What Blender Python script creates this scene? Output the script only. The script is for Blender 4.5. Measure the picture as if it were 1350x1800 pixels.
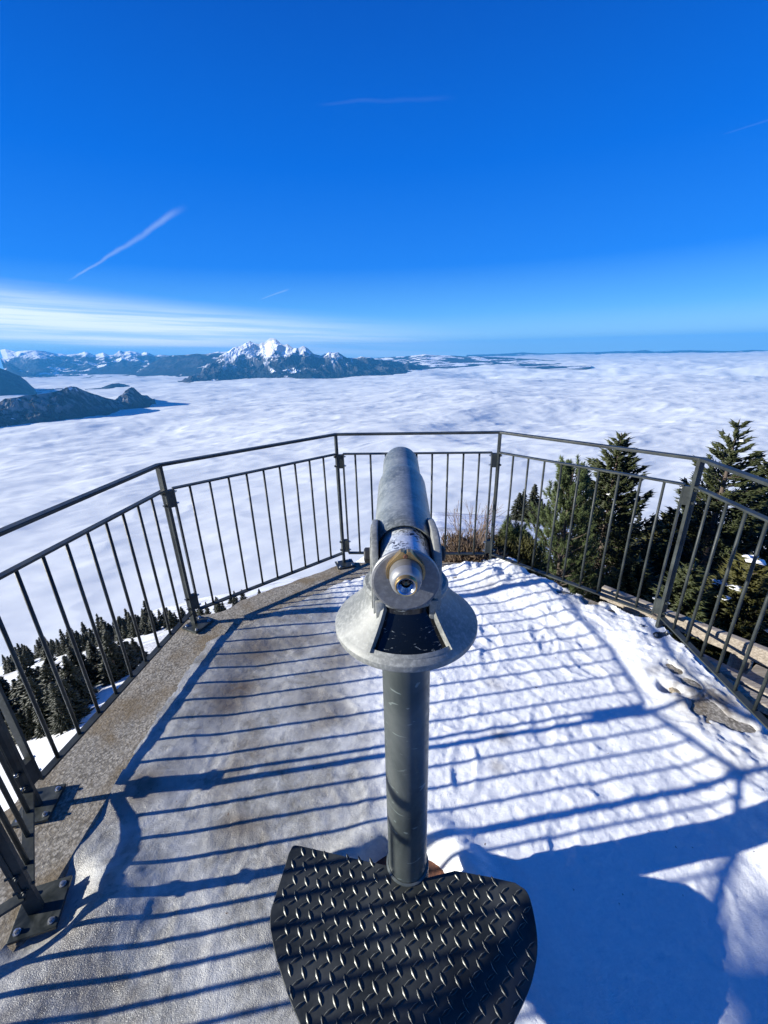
import bpy, math, random
import numpy as np
from mathutils import Vector, Matrix

random.seed(7); RNG = np.random.RandomState(11)
S = bpy.context.scene
for o in list(bpy.data.objects): bpy.data.objects.remove(o)
COL = S.collection

# ---------------------------------------------------------------- camera
FPX, CX, CY = 730.85, 675.0, 900.0           # focal length in pixels of a 1350 x 1800 picture
PITCH, ROLL, EYE = math.radians(21.247), math.radians(1.5236), 1.65
_fw = np.array([0, math.cos(PITCH), -math.sin(PITCH)])
_dn = np.array([0, -math.sin(PITCH), -math.cos(PITCH)])
_rt = np.array([1.0, 0, 0])
CR = math.cos(ROLL)*_rt + math.sin(ROLL)*_dn
CD = -math.sin(ROLL)*_rt + math.cos(ROLL)*_dn
cam = bpy.data.cameras.new('camera'); co = bpy.data.objects.new('camera', cam); COL.objects.link(co)
cam.sensor_fit = 'HORIZONTAL'; cam.sensor_width = 36; cam.lens = 36*FPX/1350
cam.clip_start = 0.05; cam.clip_end = 200000
m = Matrix.Identity(4)
for i in range(3):
    m[i][0] = CR[i]; m[i][1] = -CD[i]; m[i][2] = -_fw[i]
m[2][3] = EYE
co.matrix_world = m
S.camera = co

def ray(px):
    v = (px[0]-CX)/FPX*CR + (px[1]-CY)/FPX*CD + _fw
    return v/np.linalg.norm(v)
def ground(px, z=0.0):
    v = ray(px); t = (z-EYE)/v[2]; return np.array([v[0]*t, v[1]*t, z])
def azel(px):
    v = ray(px); return math.atan2(v[0], v[1]), math.asin(v[2])

# ---------------------------------------------------------------- sun and sky
SUN_AZ, SUN_EL = math.radians(8.6), math.radians(19.4)     # light travels towards +x, turned a little to +y
LDIR = Vector((math.cos(SUN_AZ)*math.cos(SUN_EL), math.sin(SUN_AZ)*math.cos(SUN_EL), -math.sin(SUN_EL)))
sl = bpy.data.lights.new('sun', 'SUN'); sl.energy = 5.0; sl.angle = math.radians(0.53); sl.color = (1, 0.965, 0.885)
so = bpy.data.objects.new('sun', sl); COL.objects.link(so)
so.rotation_euler = LDIR.to_track_quat('-Z', 'Y').to_euler(); so.location = (-30, -6, 14)
S.view_settings.view_transform = 'Standard'; S.view_settings.look = 'None'
S.view_settings.exposure = 0.86; S.view_settings.gamma = 1.0

W = bpy.data.worlds.new('World'); S.world = W; W.use_nodes = True
nt = W.node_tree; N = nt.nodes; Lk = nt.links; N.clear()
def nn(t, **k):
    n = N.new(t)
    for a, b in k.items(): setattr(n, a, b)
    return n
def mth(op, a, b=None, c=None, clamp=False):
    n = N.new('ShaderNodeMath'); n.operation = op; n.use_clamp = clamp
    for i, v in enumerate((a, b, c)):
        if v is None: continue
        if isinstance(v, (int, float)): n.inputs[i].default_value = v
        else: Lk.new(v, n.inputs[i])
    return n.outputs[0]
def smooth(v, a, b):
    n = N.new('ShaderNodeMapRange'); n.interpolation_type = 'SMOOTHSTEP'
    Lk.new(v, n.inputs[0]); n.inputs[1].default_value = a; n.inputs[2].default_value = b
    return n.outputs[0]
out = nn('ShaderNodeOutputWorld'); bg = nn('ShaderNodeBackground'); bg.inputs[1].default_value = 0.062
sky = nn('ShaderNodeTexSky', sky_type='NISHITA', sun_disc=False)
sky.sun_elevation = SUN_EL; sky.sun_rotation = math.radians(270-8.7)
sky.altitude = 1700; sky.air_density = 1.0; sky.dust_density = 0.25; sky.ozone_density = 3.0
hs = nn('ShaderNodeHueSaturation'); hs.inputs['Saturation'].default_value = 1.9; hs.inputs['Value'].default_value = 1.0
tint = nn('ShaderNodeMix', data_type='RGBA', blend_type='MULTIPLY'); tint.inputs[0].default_value = 1.0
tint.inputs[7].default_value = (0.62, 0.90, 1.46, 1)
Lk.new(sky.outputs[0], hs.inputs['Color']); Lk.new(hs.outputs[0], tint.inputs[6])
tc = nn('ShaderNodeTexCoord'); sep = nn('ShaderNodeSeparateXYZ'); Lk.new(tc.outputs['Generated'], sep.inputs[0])
X, Y, Z = sep.outputs
el = mth('ARCSINE', Z); az = mth('ARCTAN2', X, Y)
ma = nn('ShaderNodeCombineXYZ'); Lk.new(mth('MULTIPLY', az, 2.2), ma.inputs[0]); Lk.new(mth('MULTIPLY_ADD', az, 3.0, mth('MULTIPLY', el, 75.0)), ma.inputs[1])
no = nn('ShaderNodeTexNoise'); no.inputs['Scale'].default_value = 1.0; no.inputs['Detail'].default_value = 9; no.inputs['Roughness'].default_value = 0.55
Lk.new(ma.outputs[0], no.inputs['Vector'])
# veil of high cloud low over the western horizon, thinning to the right
warp = mth('MULTIPLY', mth('SUBTRACT', no.outputs[0], 0.5), 0.035)
elw = mth('ADD', el, warp)
# the veil's top sinks towards the right
elt = mth('ADD', elw, mth('MULTIPLY', mth('ADD', az, 0.70), 0.085))
band = mth('MULTIPLY', smooth(elt, 0.020, 0.052), mth('SUBTRACT', 1.0, smooth(elt, 0.078, 0.135)))
fade = mth('SUBTRACT', 1.0, smooth(az, -0.40, 0.38))
veil = mth('MULTIPLY', mth('MULTIPLY', band, fade), mth('MULTIPLY_ADD', smooth(no.outputs[0], 0.36, 0.60), 0.62, 0.36))
def streak(p, q, w0, w1, amp, seed):
    a = Vector(ray(p)); b = Vector(ray(q)); n = a.cross(b).normalized(); t = (b-a); tl = t.length; t = t/tl
    d1 = nn('ShaderNodeVectorMath', operation='DOT_PRODUCT'); Lk.new(tc.outputs['Generated'], d1.inputs[0]); d1.inputs[1].default_value = n
    d2 = nn('ShaderNodeVectorMath', operation='DOT_PRODUCT'); Lk.new(tc.outputs['Generated'], d2.inputs[0]); d2.inputs[1].default_value = t
    s = mth('DIVIDE', mth('SUBTRACT', d2.outputs['Value'], a.dot(t)), tl)
    ns = nn('ShaderNodeTexNoise'); ns.inputs['Scale'].default_value = 14.0; ns.inputs['Detail'].default_value = 5; ns.noise_dimensions = '3D'
    Lk.new(tc.outputs['Generated'], ns.inputs['Vector'])
    wv = mth('MULTIPLY_ADD', s, w1-w0, w0)
    dist = mth('ABSOLUTE', mth('ADD', d1.outputs['Value'], mth('MULTIPLY', mth('SUBTRACT', ns.outputs[0], 0.5), 1.6*w1)))
    g = mth('SUBTRACT', 1.0, smooth(mth('DIVIDE', dist, wv), 0.0, 1.0))
    ends = mth('MULTIPLY', smooth(s, -0.05, 0.12), mth('SUBTRACT', 1.0, smooth(s, 0.8, 1.04)))
    return mth('MULTIPLY', mth('MULTIPLY', g, ends), mth('MULTIPLY', mth('MULTIPLY_ADD', ns.outputs[0], 1.0, 0.35), amp))
cl = veil
cl = mth('MAXIMUM', cl, streak((124, 492), (324, 364), 0.0022, 0.0085, 0.20, 1))
cl = mth('MAXIMUM', cl, streak((458, 526), (509, 508), 0.0012, 0.003, 0.14, 2))
cl = mth('MAXIMUM', cl, streak((560, 184), (800, 170), 0.003, 0.006, 0.018, 3))
cl = mth('MAXIMUM', cl, streak((1270, 236), (1400, 196), 0.001, 0.003, 0.03, 4))
cl = mth('MAXIMUM', cl, streak((-20, 520), (120, 512), 0.003, 0.005, 0.25, 5))
mixc = nn('ShaderNodeMix', data_type='RGBA'); Lk.new(mth('MULTIPLY', cl, 1.0, clamp=True), mixc.inputs[0])
rampn = nn('ShaderNodeValToRGB'); Lk.new(mth('ADD', el, 0.03, clamp=True), rampn.inputs[0])
STOPS = ((0.0, (.40, .70, .98)), (.055, (.32, .63, .97)), (.10, (.15, .46, .93)), (.19, (.018, .215, .85)), (.35, (.002, .145, .73)), (.55, (.002, .090, .52)), (.95, (.002, .055, .34)))
while len(rampn.color_ramp.elements) < len(STOPS): rampn.color_ramp.elements.new(.5)
for e_, (p_, c_) in zip(rampn.color_ramp.elements, STOPS): e_.position = p_; e_.color = (*c_, 1)
rsc = nn('ShaderNodeMix', data_type='RGBA', blend_type='MULTIPLY'); rsc.inputs[0].default_value = 1.0; Lk.new(rampn.outputs[0], rsc.inputs[6]); rsc.inputs[7].default_value = (10.2, 10.2, 10.2, 1)
low = nn('ShaderNodeMix', data_type='RGBA'); Lk.new(mth('MULTIPLY', mth('SUBTRACT', 1.0, smooth(el, 0.5, 1.3)), 0.78), low.inputs[0])
Lk.new(tint.outputs[2], low.inputs[6]); Lk.new(rsc.outputs[2], low.inputs[7])
Lk.new(low.outputs[2], mixc.inputs[6]); mixc.inputs[7].default_value = (8.6, 9.8, 10.6, 1)
Lk.new(mixc.outputs[2], bg.inputs[0]); Lk.new(bg.outputs[0], out.inputs[0])

# ---------------------------------------------------------------- helpers
def tag(o, label=None, cat=None, group=None, kind=None):
    if label: o['label'] = label
    if cat: o['category'] = cat
    if group: o['group'] = group
    if kind: o['kind'] = kind
    return o
def empty(name, loc=(0, 0, 0), label=None, cat=None, group=None):
    o = bpy.data.objects.new(name, None); COL.objects.link(o); o.location = loc; o.empty_display_size = 0.1
    return tag(o, label, cat, group)
class MB:
    def __init__(s): s.v = []; s.f = []; s.n = 0; s.sm = []
    def add(s, v, f, smooth=False):
        s.v.append(np.asarray(v, float).reshape(-1, 3)); s.f += [tuple(i+s.n for i in q) for q in f]
        s.sm += [smooth]*len(f); s.n += len(s.v[-1]); return s
    def build(s, name, mat, parent=None, org=(0, 0, 0), bevel=0, smooth_all=None):
        V = np.concatenate(s.v)-np.asarray(org, float)
        me = bpy.data.meshes.new(name); me.from_pydata(V.tolist(), [], s.f); me.update()
        me.polygons.foreach_set('use_smooth', s.sm if smooth_all is None else [smooth_all]*len(s.f))
        me.materials.append(mat)
        o = bpy.data.objects.new(name, me); COL.objects.link(o)
        if parent is not None: o.parent = parent
        if bevel:
            b = o.modifiers.new('bevel', 'BEVEL'); b.width = bevel; b.segments = 2; b.limit_method = 'ANGLE'; b.angle_limit = math.radians(40)
        return o
    def box(s, c, ax, h):
        c = np.asarray(c, float); ax = [np.asarray(a, float)/np.linalg.norm(a) for a in ax]
        v = [c+sx*h[0]*ax[0]+sy*h[1]*ax[1]+sz*h[2]*ax[2] for sx in (-1, 1) for sy in (-1, 1) for sz in (-1, 1)]
        f = [(0, 1, 3, 2), (4, 6, 7, 5), (0, 4, 5, 1), (2, 3, 7, 6), (0, 2, 6, 4), (1, 5, 7, 3)]
        if np.dot(np.cross(ax[0], ax[1]), ax[2]) < 0: f = [q[::-1] for q in f]
        return s.add(v, f)
    def bar(s, a, b, w, t, up=(0, 0, 1)):          # rectangular bar from a to b
        a = np.asarray(a, float); b = np.asarray(b, float); d = b-a; L = np.linalg.norm(d); d /= L
        side = np.cross(d, up); side /= np.linalg.norm(side); u = np.cross(side, d)
        return s.box((a+b)/2, (d, side, u), (L/2, w/2, t/2))
    def tube(s, pts, rad, n=8, cap=True, smooth=True):
        pts = [np.asarray(p, float) for p in pts]; rad = [rad]*len(pts) if np.isscalar(rad) else rad
        v = []; f = []
        for i, p in enumerate(pts):
            d = pts[min(i+1, len(pts)-1)]-pts[max(i-1, 0)]; d = d/np.linalg.norm(d)
            a = np.cross(d, (0, 0, 1.0) if abs(d[2]) < .9 else (1.0, 0, 0)); a /= np.linalg.norm(a); b = np.cross(d, a)
            for k in range(n):
                t = 2*math.pi*k/n; v.append(p+rad[i]*(math.cos(t)*a+math.sin(t)*b))
        for i in range(len(pts)-1):
            for k in range(n):
                k2 = (k+1) % n; f.append((i*n+k, (i+1)*n+k, (i+1)*n+k2, i*n+k2))
        s.add(v, f, smooth)
        if cap: 
            s.f += [tuple(s.n-len(v)+k for k in range(n)), tuple(s.n-n+k for k in reversed(range(n)))]; s.sm += [False, False]
        return s
    def lathe(s, prof, c, d=(0, 0, 1), n=48, smooth=True, split=25, a0=0.0, a1=2*math.pi, ref=None):
        """prof: list of (radius, height along d). sharp corners are duplicated."""
        c = np.asarray(c, float); d = np.asarray(d, float)/np.linalg.norm(d)
        a = np.cross(d, (0, 0, 1.0) if abs(d[2]) < .9 else (1.0, 0, 0)) if ref is None else np.asarray(ref, float)
        a = a-d*a.dot(d); a /= np.linalg.norm(a); b = np.cross(d, a)
        full = abs(a1-a0-2*math.pi) < 1e-6; m_ = n if full else n+1
        segs = []; cur = [prof[0]]
        for i in range(1, len(prof)):
            cur.append(prof[i])
            if i < len(prof)-1:
                t1 = math.atan2(prof[i][1]-prof[i-1][1], prof[i][0]-prof[i-1][0]); t2 = math.atan2(prof[i+1][1]-prof[i][1], prof[i+1][0]-prof[i][0])
                dd = abs((t2-t1+math.pi) % (2*math.pi)-math.pi)
                if math.degrees(dd) > split: segs.append(cur); cur = [prof[i]]
        segs.append(cur)
        for sg in segs:
            v = []; f = []
            for (r, h) in sg:
                for k in range(m_):
                    t = a0+(a1-a0)*k/n; v.append(c+d*h+r*(math.cos(t)*a+math.sin(t)*b))
            for i in range(len(sg)-1):
                for k in range(n):
                    k2 = (k+1) % m_; f.append((i*m_+k, i*m_+k2, (i+1)*m_+k2, (i+1)*m_+k))
            s.add(v, f, smooth)
        return s
    def prism(s, poly, e0, e1, o, u, v_, w):        # polygon in (u,v) extruded along w from e0 to e1
        o, u, v_, w = [np.asarray(q, float) for q in (o, u, v_, w)]; n = len(poly)
        V = [o+p[0]*u+p[1]*v_+e*w for e in (e0, e1) for p in poly]
        F = [tuple(range(n))[::-1], tuple(range(n, 2*n))]+[(i, (i+1) % n, n+(i+1) % n, n+i) for i in range(n)]
        ar = sum(poly[i][0]*poly[(i+1) % n][1]-poly[(i+1) % n][0]*poly[i][1] for i in range(n))
        if (ar > 0) != (np.dot(np.cross(u, v_), w)*(e1-e0) > 0): F = [q[::-1] for q in F]
        return s.add(V, F)

_P = RNG.rand(512, 512)
def vnoise(x, y, seed=0):
    x = x+seed*37.13; y = y+seed*91.7
    xi = np.floor(x).astype(int); yi = np.floor(y).astype(int); fx = x-xi; fy = y-yi
    fx = fx*fx*fx*(fx*(fx*6-15)+10); fy = fy*fy*fy*(fy*(fy*6-15)+10)
    g = lambda a, b: _P[a & 511, b & 511]
    return (g(xi, yi)*(1-fx)+g(xi+1, yi)*fx)*(1-fy)+(g(xi, yi+1)*(1-fx)+g(xi+1, yi+1)*fx)*fy-0.5
def fbm(x, y, oct=5, seed=0, gain=0.5, ridged=False):
    r = 0; a = 1.0; t = 0; c_, s_ = math.cos(.6), math.sin(.6)
    for i in range(oct):
        n = vnoise(x, y, seed+i)
        if ridged: n = 0.5-np.abs(n)*2
        r = r+a*n; t += a; a *= gain; x, y = (c_*x-s_*y)*2.03+1.7, (s_*x+c_*y)*2.03+9.2
    return r/t
def grid(name, XX, YY, ZZ, mat, attrs=None, keep=None, org=(0, 0, 0), parent=None, smooth=True):
    nr, nc = XX.shape
    V = np.stack([XX-org[0], YY-org[1], ZZ-org[2]], -1).reshape(-1, 3)
    idx = np.arange(nr*nc).reshape(nr, nc)
    Fq = np.stack([idx[:-1, :-1], idx[:-1, 1:], idx[1:, 1:], idx[1:, :-1]], -1).reshape(-1, 4)
    if keep is not None: Fq = Fq[keep.reshape(-1)]
    a, b, c = V[Fq[:, 0]], V[Fq[:, 1]], V[Fq[:, 3]]
    if np.cross(b-a, c-a)[:, 2].sum() < 0: Fq = Fq[:, ::-1]
    if keep is not None:
        used = np.zeros(len(V), bool); used[Fq.ravel()] = True; mp = np.cumsum(used)-1
        V = V[used]; Fq = mp[Fq]
        if attrs: attrs = {k: v.reshape(-1)[used] for k, v in attrs.items()}
    me = bpy.data.meshes.new(name)
    me.vertices.add(len(V)); me.vertices.foreach_set('co', V.ravel())
    me.loops.add(Fq.size); me.loops.foreach_set('vertex_index', np.ascontiguousarray(Fq).ravel().astype(np.int32))
    me.polygons.add(len(Fq)); me.polygons.foreach_set('loop_start', np.arange(0, Fq.size, 4, dtype=np.int32))
    me.polygons.foreach_set('loop_total', np.full(len(Fq), 4, dtype=np.int32))
    me.polygons.foreach_set('use_smooth', np.full(len(Fq), smooth)); me.update(calc_edges=True)
    if attrs:
        for k, v in attrs.items():
            at = me.attributes.new(k, 'FLOAT', 'POINT'); at.data.foreach_set('value', np.asarray(v, np.float32).ravel())
    me.materials.append(mat)
    o = bpy.data.objects.new(name, me); COL.objects.link(o); o.location = org
    if parent: o.parent = parent
    return o
def sstep(x, a, b):
    t = np.clip((x-a)/(b-a), 0, 1); return t*t*(3-2*t)

# ---------------------------------------------------------------- materials
class M:
    def __init__(s, name, base=(.5, .5, .5), rough=.6, metal=0.0, spec=.5):
        s.m = bpy.data.materials.new(name); s.m.use_nodes = True; s.t = s.m.node_tree; s.b = s.t.nodes['Principled BSDF']
        s.b.inputs['Base Color'].default_value = (*base, 1); s.b.inputs['Roughness'].default_value = rough
        s.b.inputs['Metallic'].default_value = metal; s.b.inputs['Specular IOR Level'].default_value = spec
        s.tc = s.t.nodes.new('ShaderNodeTexCoord')
    def noise(s, scale, detail=6, rough=.55, stretch=None, dist=0.0):
        n = s.t.nodes.new('ShaderNodeTexNoise'); n.inputs['Scale'].default_value = scale; n.inputs['Detail'].default_value = detail
        n.inputs['Roughness'].default_value = rough; n.inputs['Distortion'].default_value = dist
        if stretch:
            mp = s.t.nodes.new('ShaderNodeMapping'); mp.inputs['Scale'].default_value = stretch
            s.t.links.new(s.tc.outputs['Object'], mp.inputs[0]); s.t.links.new(mp.outputs[0], n.inputs['Vector'])
        else: s.t.links.new(s.tc.outputs['Object'], n.inputs['Vector'])
        return n.outputs[0]
    def voro(s, scale, feature='F1'):
        n = s.t.nodes.new('ShaderNodeTexVoronoi'); n.inputs['Scale'].default_value = scale; n.feature = feature
        s.t.links.new(s.tc.outputs['Object'], n.inputs['Vector']); return n.outputs[0]
    def attr(s, name):
        n = s.t.nodes.new('ShaderNodeAttribute'); n.attribute_name = name; return n.outputs['Fac']
    def ramp(s, v, stops, interp='LINEAR'):
        n = s.t.nodes.new('ShaderNodeValToRGB'); s.t.links.new(v, n.inputs[0]); n.color_ramp.interpolation = interp
        e = n.color_ramp.elements
        while len(e) < len(stops): e.new(.5)
        for i, (p, c) in enumerate(stops):
            e[i].position = p; e[i].color = (*c, 1) if not np.isscalar(c) else (c, c, c, 1)
        return n.outputs[0]
    def math(s, op, a, b=0.0, clamp=False):
        n = s.t.nodes.new('ShaderNodeMath'); n.operation = op; n.use_clamp = clamp
        for i, v in enumerate((a, b)):
            if isinstance(v, (int, float)): n.inputs[i].default_value = v
            else: s.t.links.new(v, n.inputs[i])
        return n.outputs[0]
    def mix(s, f, a, b, mode='MIX'):
        n = s.t.nodes.new('ShaderNodeMix'); n.data_type = 'RGBA'; n.blend_type = mode
        for i, v in ((0, f), (6, a), (7, b)):
            if isinstance(v, (int, float)): n.inputs[i].default_value = v
            elif isinstance(v, tuple): n.inputs[i].default_value = (*v, 1)
            else: s.t.links.new(v, n.inputs[i])
        return n.outputs[2]
    def set(s, **k):
        for a, v in k.items(): s.t.links.new(v, s.b.inputs[{'col': 'Base Color', 'rough': 'Roughness', 'metal': 'Metallic', 'alpha': 'Alpha'}[a]])
        return s
    def bump(s, v, strength=.3, dist=.01):
        n = s.t.nodes.new('ShaderNodeBump'); n.inputs['Strength'].default_value = strength; n.inputs['Distance'].default_value = dist
        s.t.links.new(v, n.inputs['Height'])
        if s.b.inputs['Normal'].links: s.t.links.new(s.b.inputs['Normal'].links[0].from_socket, n.inputs['Normal'])
        s.t.links.new(n.outputs[0], s.b.inputs['Normal']); return s

# dark painted / galvanised railing steel
mr = M('railing_steel', (.05, .06, .058), .5, .05, .3); n1 = mr.noise(9, 6); n2 = mr.noise(70, 4)
mr.set(col=mr.mix(mr.ramp(n1, [(.35, 0), (.72, 1)]), (.018, .022, .022), (.052, .060, .056)), rough=mr.ramp(n2, [(.3, .34), (.7, .6)])).bump(n2, .12, .002)
m_rail = mr.m
mr = M('base_plate_steel', (.1, .115, .11), .45, .45); n1 = mr.noise(14, 8, dist=1.2); n2 = mr.noise(3, 3)
mr.set(col=mr.mix(mr.ramp(n1, [(.35, 0), (.7, 1)]), (.022, .029, .027), (.080, .090, .084)), rough=mr.ramp(n1, [(.3, .3), (.7, .55)])).bump(n1, .08, .003)
m_plate = mr.m
mb = M('bolt_zinc', (.55, .56, .55), .3, .9); m_bolt = mb.m
# cast grey telescope metal
def cast(name, c0, c1, metal=.55, rough=(.34, .55), speck=None):
    q = M(name, c0, .45, metal); a = q.noise(7, 8, .6, dist=.8); b = q.noise(120, 5, .7); c = q.noise(420, 2)
    col = q.mix(q.ramp(a, [(.36, 0), (.66, 1)]), c0, c1)
    col = q.mix(q.math('MULTIPLY', q.ramp(b, [(.45, 0), (.7, 1)]), .55), col, tuple(min(1, x*1.7) for x in c1))
    if speck:
        z = q.noise(150, 4, .65); zone = q.noise(15, 3); 
        fac = q.math('MULTIPLY', q.ramp(z, [(.50, 0), (.53, 1)]), q.ramp(zone, [(.44, 0), (.56, 1)]))
        col = q.mix(fac, col, speck)
    q.set(col=col, rough=q.ramp(b, [(.3, rough[0]), (.7, rough[1])]))
    q.bump(b, .12, .0015).bump(c, .10, .0008); return q.m
m_cast = cast('cast_grey_metal', (.13, .138, .132), (.27, .275, .255), .15, (.5, .68))
m_barrel = cast('barrel_worn_grey', (.075, .088, .086), (.28, .30, .285), .35, (.36, .54))
m_inner = cast('barrel_silver_speckled', (.50, .55, .58), (.62, .66, .68), .35, (.25, .45), speck=(.01, .012, .02))
m_face = cast('dark_face_plate', (.115, .118, .122), (.15, .153, .158), .1, (.5, .65))
q = M('pillar_grey_green', (.09, .12, .11), .38, .35)
a = q.noise(5, 7, .6, stretch=(1, 1, .5), dist=1.5); b = q.noise(60, 4, .65); sc = q.noise(9, 2, .4, stretch=(1.2, 1.2, 3.4), dist=2.6)
col = q.mix(q.ramp(a, [(.35, 0), (.65, 1)]), (.062, .075, .072), (.14, .155, .147))
col = q.mix(q.math('MULTIPLY', q.ramp(sc, [(.665, 0), (.70, 1)]), .45), col, (.36, .42, .39))
q.set(col=col, rough=q.ramp(b, [(.3, .28), (.7, .5)])).bump(b, .06, .002); m_pillar = q.m
q = M('brass', (.46, .31, .12), .36, .85); a = q.noise(60, 5); q.set(col=q.mix(a, (.30, .17, .06), (.62, .46, .22))); m_brass = q.m
q = M('eyepiece_alu', (.55, .55, .54), .38, .5); a = q.noise(80, 5); q.set(col=q.mix(a, (.22, .22, .215), (.38, .38, .38))); m_alu = q.m
q = M('eyepiece_grey', (.28, .27, .26), .5, .4); a = q.noise(90, 5); q.set(col=q.mix(a, (.12, .115, .105), (.24, .23, .21))); m_eyegrey = q.m
m_black = M('black_rubber', (.012, .012, .014), .6).m
m_print = M('black_print', (.012, .012, .03), .6).m
m_hole = M('eyepiece_hole', (.002, .002, .003), .12, 0, .6).m
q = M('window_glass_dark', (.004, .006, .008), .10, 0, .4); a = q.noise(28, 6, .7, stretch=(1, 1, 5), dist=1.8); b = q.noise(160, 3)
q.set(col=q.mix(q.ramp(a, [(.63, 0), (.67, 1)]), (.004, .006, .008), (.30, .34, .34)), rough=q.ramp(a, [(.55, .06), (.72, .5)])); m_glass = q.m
q = M('rust', (.16, .06, .03), .85); a = q.noise(30, 8, .7); q.set(col=q.mix(q.ramp(a, [(.35, 0), (.68, 1)]), (.045, .022, .018), (.30, .115, .055))).bump(a, .6, .01); m_rust = q.m
q = M('diamond_plate', (.012, .014, .014), .42, .25); a = q.noise(7, 7, .6); b = q.noise(140, 4, .7)
q.set(col=q.mix(q.ramp(a, [(.4, 0), (.7, 1)]), (.020, .024, .023), (.075, .080, .073)), rough=q.ramp(b, [(.3, .32), (.7, .52)])).bump(b, .18, .0012); m_tread = q.m
q = M('tread_lug_worn_lit', (.10, .11, .105), .40, .25); a = q.noise(90, 4, .7); ed = q.attr('edge'); q.set(col=q.mix(q.math('POWER', ed, 1.5), (.014, .016, .015), q.mix(q.ramp(a, [(.35, 0), (.6, 1)]), (.06, .065, .055), (.42, .43, .38)))); m_lug = q.m  # worn rims, with the sunlit left rim painted brighter than the right
# concrete
q = M('exposed_concrete', (.3, .28, .25), .9, 0, .2)
v1 = q.voro(85); b = q.noise(95, 5, .75); c = q.noise(4, 5, .6, dist=.5); d = q.noise(26, 6, .7)
col = q.mix(q.ramp(b, [(.3, 0), (.7, 1)]), (.23, .21, .175), (.56, .52, .44)); col = q.mix(q.math('MULTIPLY', q.ramp(v1, [(.30, 0), (.62, 1)]), q.ramp(d, [(.3, .2), (.65, .8)])), col, (.06, .052, .04))
col = q.mix(q.math('MULTIPLY', q.ramp(c, [(.46, 0), (.64, 1)]), .75), col, q.mix(d, (.12, .085, .045), (.26, .20, .12)))
col = q.mix(q.math('MULTIPLY', q.ramp(q.noise(9, 6, .7), [(.62, 0), (.72, 1)]), .7), col, (.05, .045, .035))
q.set(col=col).bump(b, 1.0, .005).bump(v1, -.6, .005).bump(d, .35, .008); m_conc = q.m
# packed snow and ice of the platform: attribute ice 0..1
q = M('packed_snow', (.85, .87, .9), .6)
ice = q.attr('ice'); dirt = q.attr('dirt'); a = q.noise(13, 8, .65, dist=.6); b = q.noise(90, 6, .7); f = q.noise(330, 3, .6); bl = q.noise(3.2, 5, .6)
snowc = q.mix(q.ramp(b, [(.3, 0), (.7, 1)]), (.80, .82, .82), (.93, .935, .91))
icec = q.mix(q.ramp(a, [(.32, 0), (.68, 1)]), (.165, .155, .125), (.52, .515, .47))
icef = q.math('MULTIPLY', ice, q.ramp(bl, [(.30, .55), (.55, 1)]), True)
col = q.mix(icef, snowc, icec)
col = q.mix(q.math('MULTIPLY', dirt, q.ramp(a, [(.36, .45), (.55, 1)])), col, (.13, .10, .065))
pd = q.noise(2.6, 6, .62, dist=.4); col = q.mix(q.math('MULTIPLY', ice, q.ramp(pd, [(.50, 0), (.66, .62)])), col, (.17, .14, .10))
crumb = q.noise(38, 3, .5); col = q.mix(q.math('MULTIPLY', q.ramp(crumb, [(.735, 0), (.76, 1)]), .8), col, (.12, .07, .04))
q.set(col=col, rough=q.mix(icef, (.62,)*3, q.mix(a, (.12,)*3, (.38,)*3)))
q.b.inputs['Subsurface Weight'].default_value = 0.0
q.bump(b, .38, .008).bump(f, .5, .004).bump(a, .18, .02); m_snow = q.m
q = M('snow_field', (.86, .88, .92), .7); a = q.noise(.35, 8, .65); b = q.noise(2.4, 6, .6); v = q.attr('veg')
col = q.mix(q.math('MULTIPLY', q.ramp(b, [(.3, 0), (.7, 1)]), .25), (.88, .89, .88), (.74, .77, .80))
col = q.mix(q.math('MULTIPLY', v, q.ramp(q.noise(1.6, 8, .75), [(.42, 0), (.56, 1)])), col, q.mix(b, (.05, .04, .025), (.14, .10, .055)))
q.set(col=col).bump(a, .6, .5).bump(b, .5, .15); m_field = q.m
q = M('cloud_top', (.77, .79, .765), .95, 0, 0.0); m_cloud = q.m
def mountain_mat(name, dark, rock, snow):
    q = M(name, dark, .9, 0, .1); s_ = q.attr('snow'); r = q.attr('rock')
    q.set(col=q.mix(s_, q.mix(r, dark, rock), snow)); return q.m
m_mtn = mountain_mat('alpine_rock_snow', (.010, .017, .021), (.045, .047, .052), (.90, .91, .93))
q = M('weathered_wood', (.3, .25, .19), .85); a = q.noise(6, 8, .65, stretch=(1, 14, 14)); b = q.noise(40, 5)
q.set(col=q.mix(q.ramp(a, [(.3, 0), (.7, 1)]), (.15, .12, .09), (.46, .40, .32))).bump(a, .6, .01); m_wood = q.m
q = M('bark', (.09, .065, .05), .95); a = q.noise(22, 6, .7, stretch=(1, 1, .3)); q.set(col=q.mix(a, (.04, .03, .025), (.17, .13, .10))).bump(a, .8, .02); m_bark = q.m
m_twig = M('bare_twig', (.20, .145, .11), .85).m
def leaf(name, c0, c1, sc=1.3, tr=.25):
    q = M(name, c0, .55, 0, .3); a = q.noise(sc, 4, .6); v = q.attr('var')
    q.set(col=q.mix(q.math('ADD', q.math('MULTIPLY', a, .5), q.math('MULTIPLY', v, .5)), c0, c1)); return q.m
m_spruce = leaf('spruce_needles', (.008, .014, .006), (.052, .062, .017))
m_pine = leaf('pine_needles', (.022, .042, .013), (.125, .155, .055))
m_olive = leaf('olive_spruce_needles', (.013, .018, .005), (.090, .083, .019))
m_brown = leaf('brown_brush', (.035, .024, .013), (.13, .085, .05))
m_far = leaf('far_spruce_needles', (.006, .009, .005), (.022, .026, .011), .05)
m_snowpatch = M('snow_on_branches', (.88, .9, .94), .6).m

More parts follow.
